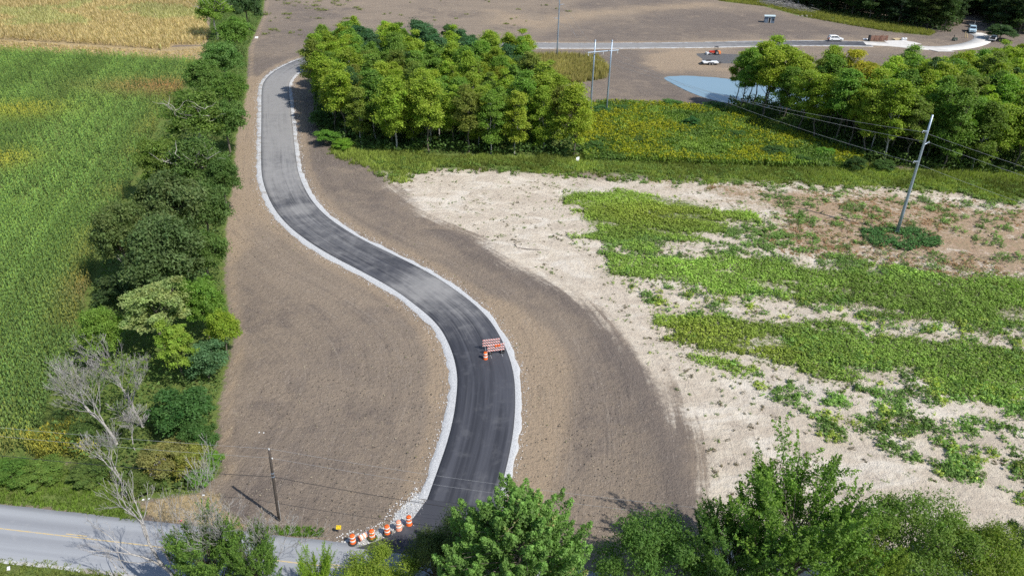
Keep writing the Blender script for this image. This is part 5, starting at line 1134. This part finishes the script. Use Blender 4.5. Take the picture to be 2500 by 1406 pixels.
for sg in (-1, 1):
    MB().tube([(-1.15, sg * .55, .8), (-1.15, sg * .55, 2.4)], .05, 6).build('roll_bar', M_BLK, e); MB().tube([(-.2, sg * .5, 1.1), (-.35, sg * .5, 2.35)], .04, 6).build('roll_bar', M_BLK, e)
MB().box((-.75, 0, 2.4), (1.0, 1.2, .07)).build('canopy', M_BLK, e)
wheels(e, (-.95,), .75, .62); wheels(e, (1.0,), .62, .40)
MB().box((2.2, 0, .45), (.25, 1.7, .6)).build('blade', M_CARW, e); MB().box((1.75, 0, .5), (.8, .8, .35)).build('blade_mount', M_CARW, e)
# trailer
tb = G(1733, 158); d = G(1757, 157) - G(1711, 157); e = empty('utility_trailer', (tb[0], tb[1], 0), math.atan2(d[1], d[0])); tag(e, 'white flatbed trailer with two axles near the pond', 'trailer')
MB().box((0, 0, .72), (4.6, 2.0, .3)).build('deck', M_CARW, e); MB().box((0, 0, .5), (5.2, 1.7, .14)).build('frame', M_BLK, e); MB().tube([(2.4, .6, .5), (3.6, 0, .5)], .06, 6).build('tongue', M_BLK, e); MB().tube([(2.4, -.6, .5), (3.6, 0, .5)], .06, 6).build('tongue', M_BLK, e); MB().tube([(3.2, 0, .1), (3.2, 0, 1.0)], .05, 6).build('jack', M_BLK, e)
MB().prism([(-2.3, .55), (-3.3, .2), (-3.3, .12), (-2.3, .4)], -.9, .9).build('ramp', M_BLK, e); MB().box((-.3, .6, 1.05), (1.5, .35, .32)).build('tool_box', M_BLK, e); wheels(e, (-.42, .42), 1.12, .36)
for sg in (-1, 1): MB().prism([(-.95, .72), (-.8, .86), (.8, .86), (.95, .72)], sg * 1.03 - .1, sg * 1.03 + .1).build('fender', M_BLK, e)
# shed
sb = G(1877, 56); d = G(1889, 56) - G(1865, 55); e = empty('shed', (sb[0], sb[1], 0), math.atan2(d[1], d[0]) - .12); tag(e, 'small grey-blue shed with pale flat roof on bare soil', 'shed'); M_SHED = simple('shed_boards', (.16, .21, .27), .7, .15, 1.5); M_SHR = simple('shed_roof', (.50, .60, .62), .5, .06)
MB().box((0, 0, 1.15), (3.6, 2.6, 2.3)).build('wall', M_SHED, e); MB().prism([(-2.0, 2.32), (-2.0, 2.45), (2.0, 2.62), (2.0, 2.48)], -1.6, 1.6).build('roof', M_SHR, e)
dd = MB().box((-.0, -1.33, 1.0), (.75, .05, 1.9)).build('door', M_BLK, e)
for x in (-.43, .43): MB().box((x, -1.345, 1.0), (.12, .07, 2.0)).build('door_frame', M_CARW, e)
MB().box((0, -1.345, 2.03), (.98, .07, .1)).build('door_frame', M_CARW, e); MB().box((1.35, -1.32, 1.3), (.6, .05, .6)).build('window', M_GLASS, e)
for i in range(8): MB().box((-1.68 + i * .48, -1.315, 1.12), (.05, .03, 2.2)).build('batten', M_SHED, e)
# worker
def person(xy, hd, label, shirt, trousers, skin=(.45, .29, .2)):
    e = empty('person', (xy[0], xy[1], .1), hd); tag(e, label, 'person')
    J = [(0, 0, .95), (0, 0, 1.2), (.02, 0, 1.42), (.03, 0, 1.52), (.05, 0, 1.64), (.07, 0, 1.74), (0, .1, .9), (.03, .11, .5), (0, .12, .08), (.14, .13, .04), (0, -.1, .9), (-.03, -.11, .5), (-.05, -.12, .08), (.09, -.13, .04), (0, .2, 1.4), (.05, .25, 1.12), (.2, .22, .92), (0, -.2, 1.4), (.08, -.25, 1.14), (.26, -.2, 1.02)]
    E_ = [(0, 1), (1, 2), (2, 3), (3, 4), (4, 5), (0, 6), (6, 7), (7, 8), (8, 9), (0, 10), (10, 11), (11, 12), (12, 13), (2, 14), (14, 15), (15, 16), (2, 17), (17, 18), (18, 19)]
    Rr = [.15, .15, .15, .06, .10, .09, .10, .075, .05, .045, .10, .075, .05, .045, .07, .05, .035, .07, .05, .035]
    me = bpy.data.meshes.new('body'); me.from_pydata(J, E_, []); o = link(bpy.data.objects.new('body', me), e); m = o.modifiers.new('skin', 'SKIN')
    for v, r in zip(me.skin_vertices[0].data, Rr): v.radius = (r, r)
    me.skin_vertices[0].data[0].use_root = True; o.modifiers.new('sub', 'SUBSURF').levels = 1
    t = MT('worker_' + label[:6]); z = t.sep(t.obj())[2]; c = t.mix(t.math('GREATER_THAN', z, .97), trousers, shirt); c = t.mix(t.math('GREATER_THAN', z, 1.5), c, skin); me.materials.append(t.done(t.bsdf(c, .8)))
    MB().lathe([(.001, .12), (.08, .10), (.115, .03), (.125, 0), (.17, -.01)], 12, (.06, 0, 1.74)).build('hard_hat', M_CARW, e, True); return e
person(G(2021, 104), 0.3, 'worker in orange top standing behind the white SUV', (.75, .25, .10), (.06, .06, .09))
# stacks and leftovers by the far drive
def box_thing(name, px, py, dims, mat, label, cat, rz=0.0, z=0.0, extra=None):
    q = G(px, py); e = empty(name, (q[0], q[1], z), rz); tag(e, label, cat); return e
M_RUST = simple('rusty_steel', (.20, .085, .055), .8, .3, 3.0); M_LUM = simple('sawn_lumber', (.50, .40, .24), .8, .15)
q = G(2143, 101); e = empty('steel_rack', (q[0], q[1], 0), .08); tag(e, 'rusty red rack of panels standing beside the concrete pad', 'rack')
for x in (-3.0, -1.0, 1.0, 3.0): MB().box((x, -.4, .95), (.12, .12, 1.9)).build('post', M_RUST, e); MB().box((x, .5, .95), (.12, .12, 1.9)).build('post', M_RUST, e)
for k in range(7): MB().box((.3, .05, .25 + .24 * k), (6.0, .08, .15)).build('panel', M_RUST, e)
MB().tube([(-.5, -.5, .1), (1.2, -.5, 2.3)], .07, 6).build('brace', M_RUST, e); MB().box((-3.2, 0, 1.0), (.5, 1.0, 1.9)).build('end_frame', M_BLK, e)
q = G(2113, 99); e = MB().tube([(-.9, 0, .3), (-.85, 0, .3), (.85, 0, .3), (.9, 0, .3)], [.26, .31, .31, .26], 14).build('white_barrel', M_CARW, None, True); e.location = (q[0], q[1], 0); tag(e, 'white barrel lying left of the rusty rack', 'barrel')
q = G(2188, 98); e = empty('lumber_stack', (q[0], q[1], 0), .3); tag(e, 'pale lumber stack between the rack and white sacks', 'lumber')
for k in range(4):
    for j in range(3): MB().box((0, -.7 + .45 * k, .1 + .13 * j), (2.6, .38, .11)).build('plank', M_LUM, e)
for i, (px, lab) in enumerate(((2203, 'white sack on the soil, left of the pair'), (2210, 'white sack on the soil, right of the pair'))):
    q = G(px, 100); e = MB().box((0, 0, .5), (.85, .9, 1.0), 0, .85).build('white_sack', M_CARW); e.location = (q[0], q[1], 0); m = e.modifiers.new('b', 'BEVEL'); m.width = .2; m.segments = 3; tag(e, lab, 'sack', 'white sacks'); MB().box((.05, -.46, .5), (.4, .02, .3)).build('grey_print', simple('grey_print', (.3, .32, .34), .7), e)
for i, (px, py, tz, lab) in enumerate(((2356, 92, .9, 'leaning wooden board at the end of the concrete drive'), (2362, 93, 1.3, 'second wooden board lying against the leaning one'))):
    q = G(px, py); e = MB().box((0, 0, 1.2), (.28, .12, 2.6)).build('wooden_board', M_LUM); e.location = (q[0], q[1], 0); e.rotation_euler = (.25, -tz * .6, .4); tag(e, lab, 'board', 'wooden boards')
q = G(2330, 100); e = empty('air_compressor', (q[0], q[1], 0)); tag(e, 'dark machine on the soil inside the concrete bend', 'machine'); MB().box((0, 0, .6), (1.6, 1.1, .8), 0, .8).build('housing', simple('dark_green_machine', (.05, .07, .05), .6), e); MB().tube([(-.4, 0, .9), (-.5, 0, 1.9)], .12, 8).build('stack_pipe', M_BLK, e); wheels(e, (0,), .65, .3)
q = G(2196, 57); e = MB().prism([(-1.1, 0), (-.9, .5), (-.2, .75), (.6, .6), (1.1, 0)], -.6, .6).build('orange_tarp', simple('orange_tarp', (.72, .09, .05), .6, .15)); e.location = (q[0], q[1], .2); m = e.modifiers.new('b', 'BEVEL'); m.width = .15; m.segments = 2; tag(e, 'red-orange tarp in the grass at the far wood edge', 'tarp')
q = G(1893, 92); e = empty('harrow', (q[0], q[1], 0), -.1); tag(e, 'rusty harrow lying on soil beside the far drive', 'harrow')
for k in range(5): MB().tube([(-1.6 + .3 * k, -.5, .2), (1.2 + .2 * k, .5 - .2 * k, .35)], .06, 6).build('bar', M_RUST, e)
for k in range(6): MB().tube([(-1.4 + .5 * k, -.2, .0), (-1.4 + .5 * k, -.1, .55)], .05, 5).build('tine', M_RUST, e)
# brush pile, stumps, driftwood, litter
rb = np.random.RandomState(61); segs = []
A0, A1 = G(1868, 10), G(1972, 30); dA = A1 - A0; LA = np.hypot(*dA)
for k in range(420):
    u = rb.rand(); c = np.r_[dA * (u - .5), 0] + np.r_[rb.normal(size=2) * 1.8, abs(rb.normal()) * 1.3 * (1 - abs(u - .5))]; th = math.atan2(dA[1], dA[0]) + rb.normal() * .5; L = 2 + 3 * rb.rand(); v = np.array([math.cos(th), math.sin(th), rb.normal() * .22]) * L / 2; segs.append(limb(c - v, c + v, .07, .02, rb, .1, 4))
V, F = tubes(segs, 4); V[:, 2] = np.maximum(V[:, 2], -.05); o = npobj('brush_pile', V, F, M_DEAD); c = (A0 + A1) / 2; o.location = (c[0], c[1], 0); tag(o, 'long heap of grey cut branches at the far wood edge', 'brush pile')
def stones(name, px, py, n, r, mat, label, cat, seed):
    q = G(px, py); rr = np.random.RandomState(seed); e = empty(name, (q[0], q[1], 0)); tag(e, label, cat)
    for k in range(n):
        m = MB().lathe([(.001, -.3), (.8, -.25), (1, .2), (.7, .65), (.001, .8)], 7); s_ = r * (.5 + .7 * rr.rand()); m.v = [(x * s_ * (1 + .2 * rr.normal()), y * s_ * (1 + .2 * rr.normal()), z * s_) for x, y, z in m.v]; o = m.build('stump', mat, e); o.location = (rr.normal() * 1.6, rr.normal() * .6, .05)
stones('stump_pile', 1967, 41, 6, .6, M_DEAD, 'small pile of pale stumps at the grass edge below the brush heap', 'stumps', 3); stones('stump_pile', 1981, 42, 2, .5, M_DEAD, 'two pale stumps beside the stump pile', 'stumps', 4)
segs = [(np.column_stack([GL([(1262, 606), (1285, 610), (1318, 611)]), [.1, .15, .1]]), np.array([.09, .07, .03])), (np.column_stack([GL([(1262, 606), (1258, 601), (1254, 599)]), [.1, .3, .5]]), np.array([.08, .05, .03])), (np.column_stack([GL([(1270, 607), (1262, 612)]), [.1, .05]]), np.array([.06, .03]))]
V, F = tubes(segs, 6); tag(npobj('driftwood_branch', V, F, barkmat('grey_branch', (.16, .13, .11), (.30, .26, .23))), 'dead grey branch lying on the pale sand edge', 'branch')
def litter(px, py, w, label, h=.25, z=0.0):
    q = G(px, py); e = MB().add([(-w, -w * .6, .02), (w, -w * .5, .06), (w * .9, w * .6, h), (-w * .8, w * .5, h * .8), (-w, -w * .6, 0), (w, -w * .5, .03), (w * .9, w * .6, h - .03), (-w * .8, w * .5, h * .8 - .03)], [(0, 1, 2, 3), (7, 6, 5, 4), (0, 4, 5, 1), (1, 5, 6, 2), (2, 6, 7, 3), (3, 7, 4, 0)]).build('litter', M_CARW); e.location = (q[0], q[1], z); return tag(e, label, 'litter', 'pieces of white litter')
litter(626, 94, .6, 'white sheet on the soil beside the upper hedgerow', .5); litter(627, 27, .7, 'white scrap at the foot of the dark far hedgerow tree', .5); litter(1410, 394, .35, 'white marker at the central wood corner', .9); litter(350, 1220, .12, 'white scrap on the straw verge', .1); litter(363, 1218, .1, 'second white scrap on the straw verge', .1); litter(497, 1209, .12, 'white scrap at the straw corner by the soil', .1); litter(633, 1056, .07, 'left of two white stones on the soil above the pole', .1); litter(644, 1057, .07, 'right of two white stones on the soil above the pole', .1); litter(22, 1390, .15, 'white scrap in the grass at the bottom corner', .35)
# yellow flag in the hedge shadow, small red can at the road edge
q = G(441, 1272); e = MB().tube([(-.12, 0, .08), (.12, 0, .08)], .07, 8).build('red_can', simple('red_can', (.6, .05, .06), .4), None, True); e.location = (q[0], q[1], .02); tag(e, 'small red scrap at the county road edge', 'litter')

rc = np.random.RandomState(91); SOIL = GL([(600, 180), (700, 180), (760, 330), (960, 470), (1300, 670), (1560, 860), (1700, 1120), (1740, 1420), (560, 1300), (545, 1100), (560, 760), (560, 560), (590, 380)])
cq = rand_in(SOIL, 2.6, rc); dq, _, _ = linedist(DRIVE[::4], cq); cq = cq[(dq > HW + 1.3) & (rc.rand(len(cq)) < np.clip(95 / cq[:, 1], .1, 1.2) ** 2)]; crq, _, _ = linedist(CR_C[::20], cq); cq = cq[crq > 4]; el_, _ = resample(GL([(1200, 600), (1400, 700), (1480, 755), (1540, 825), (1600, 895), (1650, 975), (1690, 1055), (1715, 1135), (1738, 1245), (1742, 1320)]), .02); eq = el_[rc.randint(0, len(el_), 5200)] + rc.normal(size=(5200, 2)) * [1.1, 1.1] + np.array([-2.6, -.6]); cq = np.vstack([cq, eq])
cc_ = .03 + .07 * rc.rand(len(cq)) ** 2; kc = rc.rand(len(cq)); base = np.where((kc > .8)[:, None], [[.46, .40, .31]], np.where((kc > .35)[:, None], [[.15, .125, .108]], [[.26, .215, .175]]))
CV = (oc[None] * cc_[:, None, None] * (.6 + .8 * rc.rand(len(cq), 5, 1)) + np.column_stack([cq, np.full(len(cq), .02)])[:, None]).reshape(-1, 3)
CF = (np.array([[0, 1, 4], [1, 2, 4], [2, 3, 4], [3, 0, 4]])[None] + (np.arange(len(cq)) * 5)[:, None, None]).reshape(-1, 3)
tag(npobj('soil_clods', CV, CF, M_STUFF, col=np.repeat(base, 5, 0)), 'clods and straw bits strewn over the graded soil', 'soil', kind='stuff')
qs = rand_in(SOIL, .05, rc); dq, _, _ = linedist(DRIVE[::4], qs); qs = qs[(dq > HW + 1.2) & (dq < 9)]; stamp('soil_sprouts', 'leafy', qs, .35, np.array([.20, .23, .08]) * (.6 + .6 * rc.rand(len(qs), 1)), 'tiny weeds sprouting in the graded soil', 'weeds', seed=29, zs=.3)
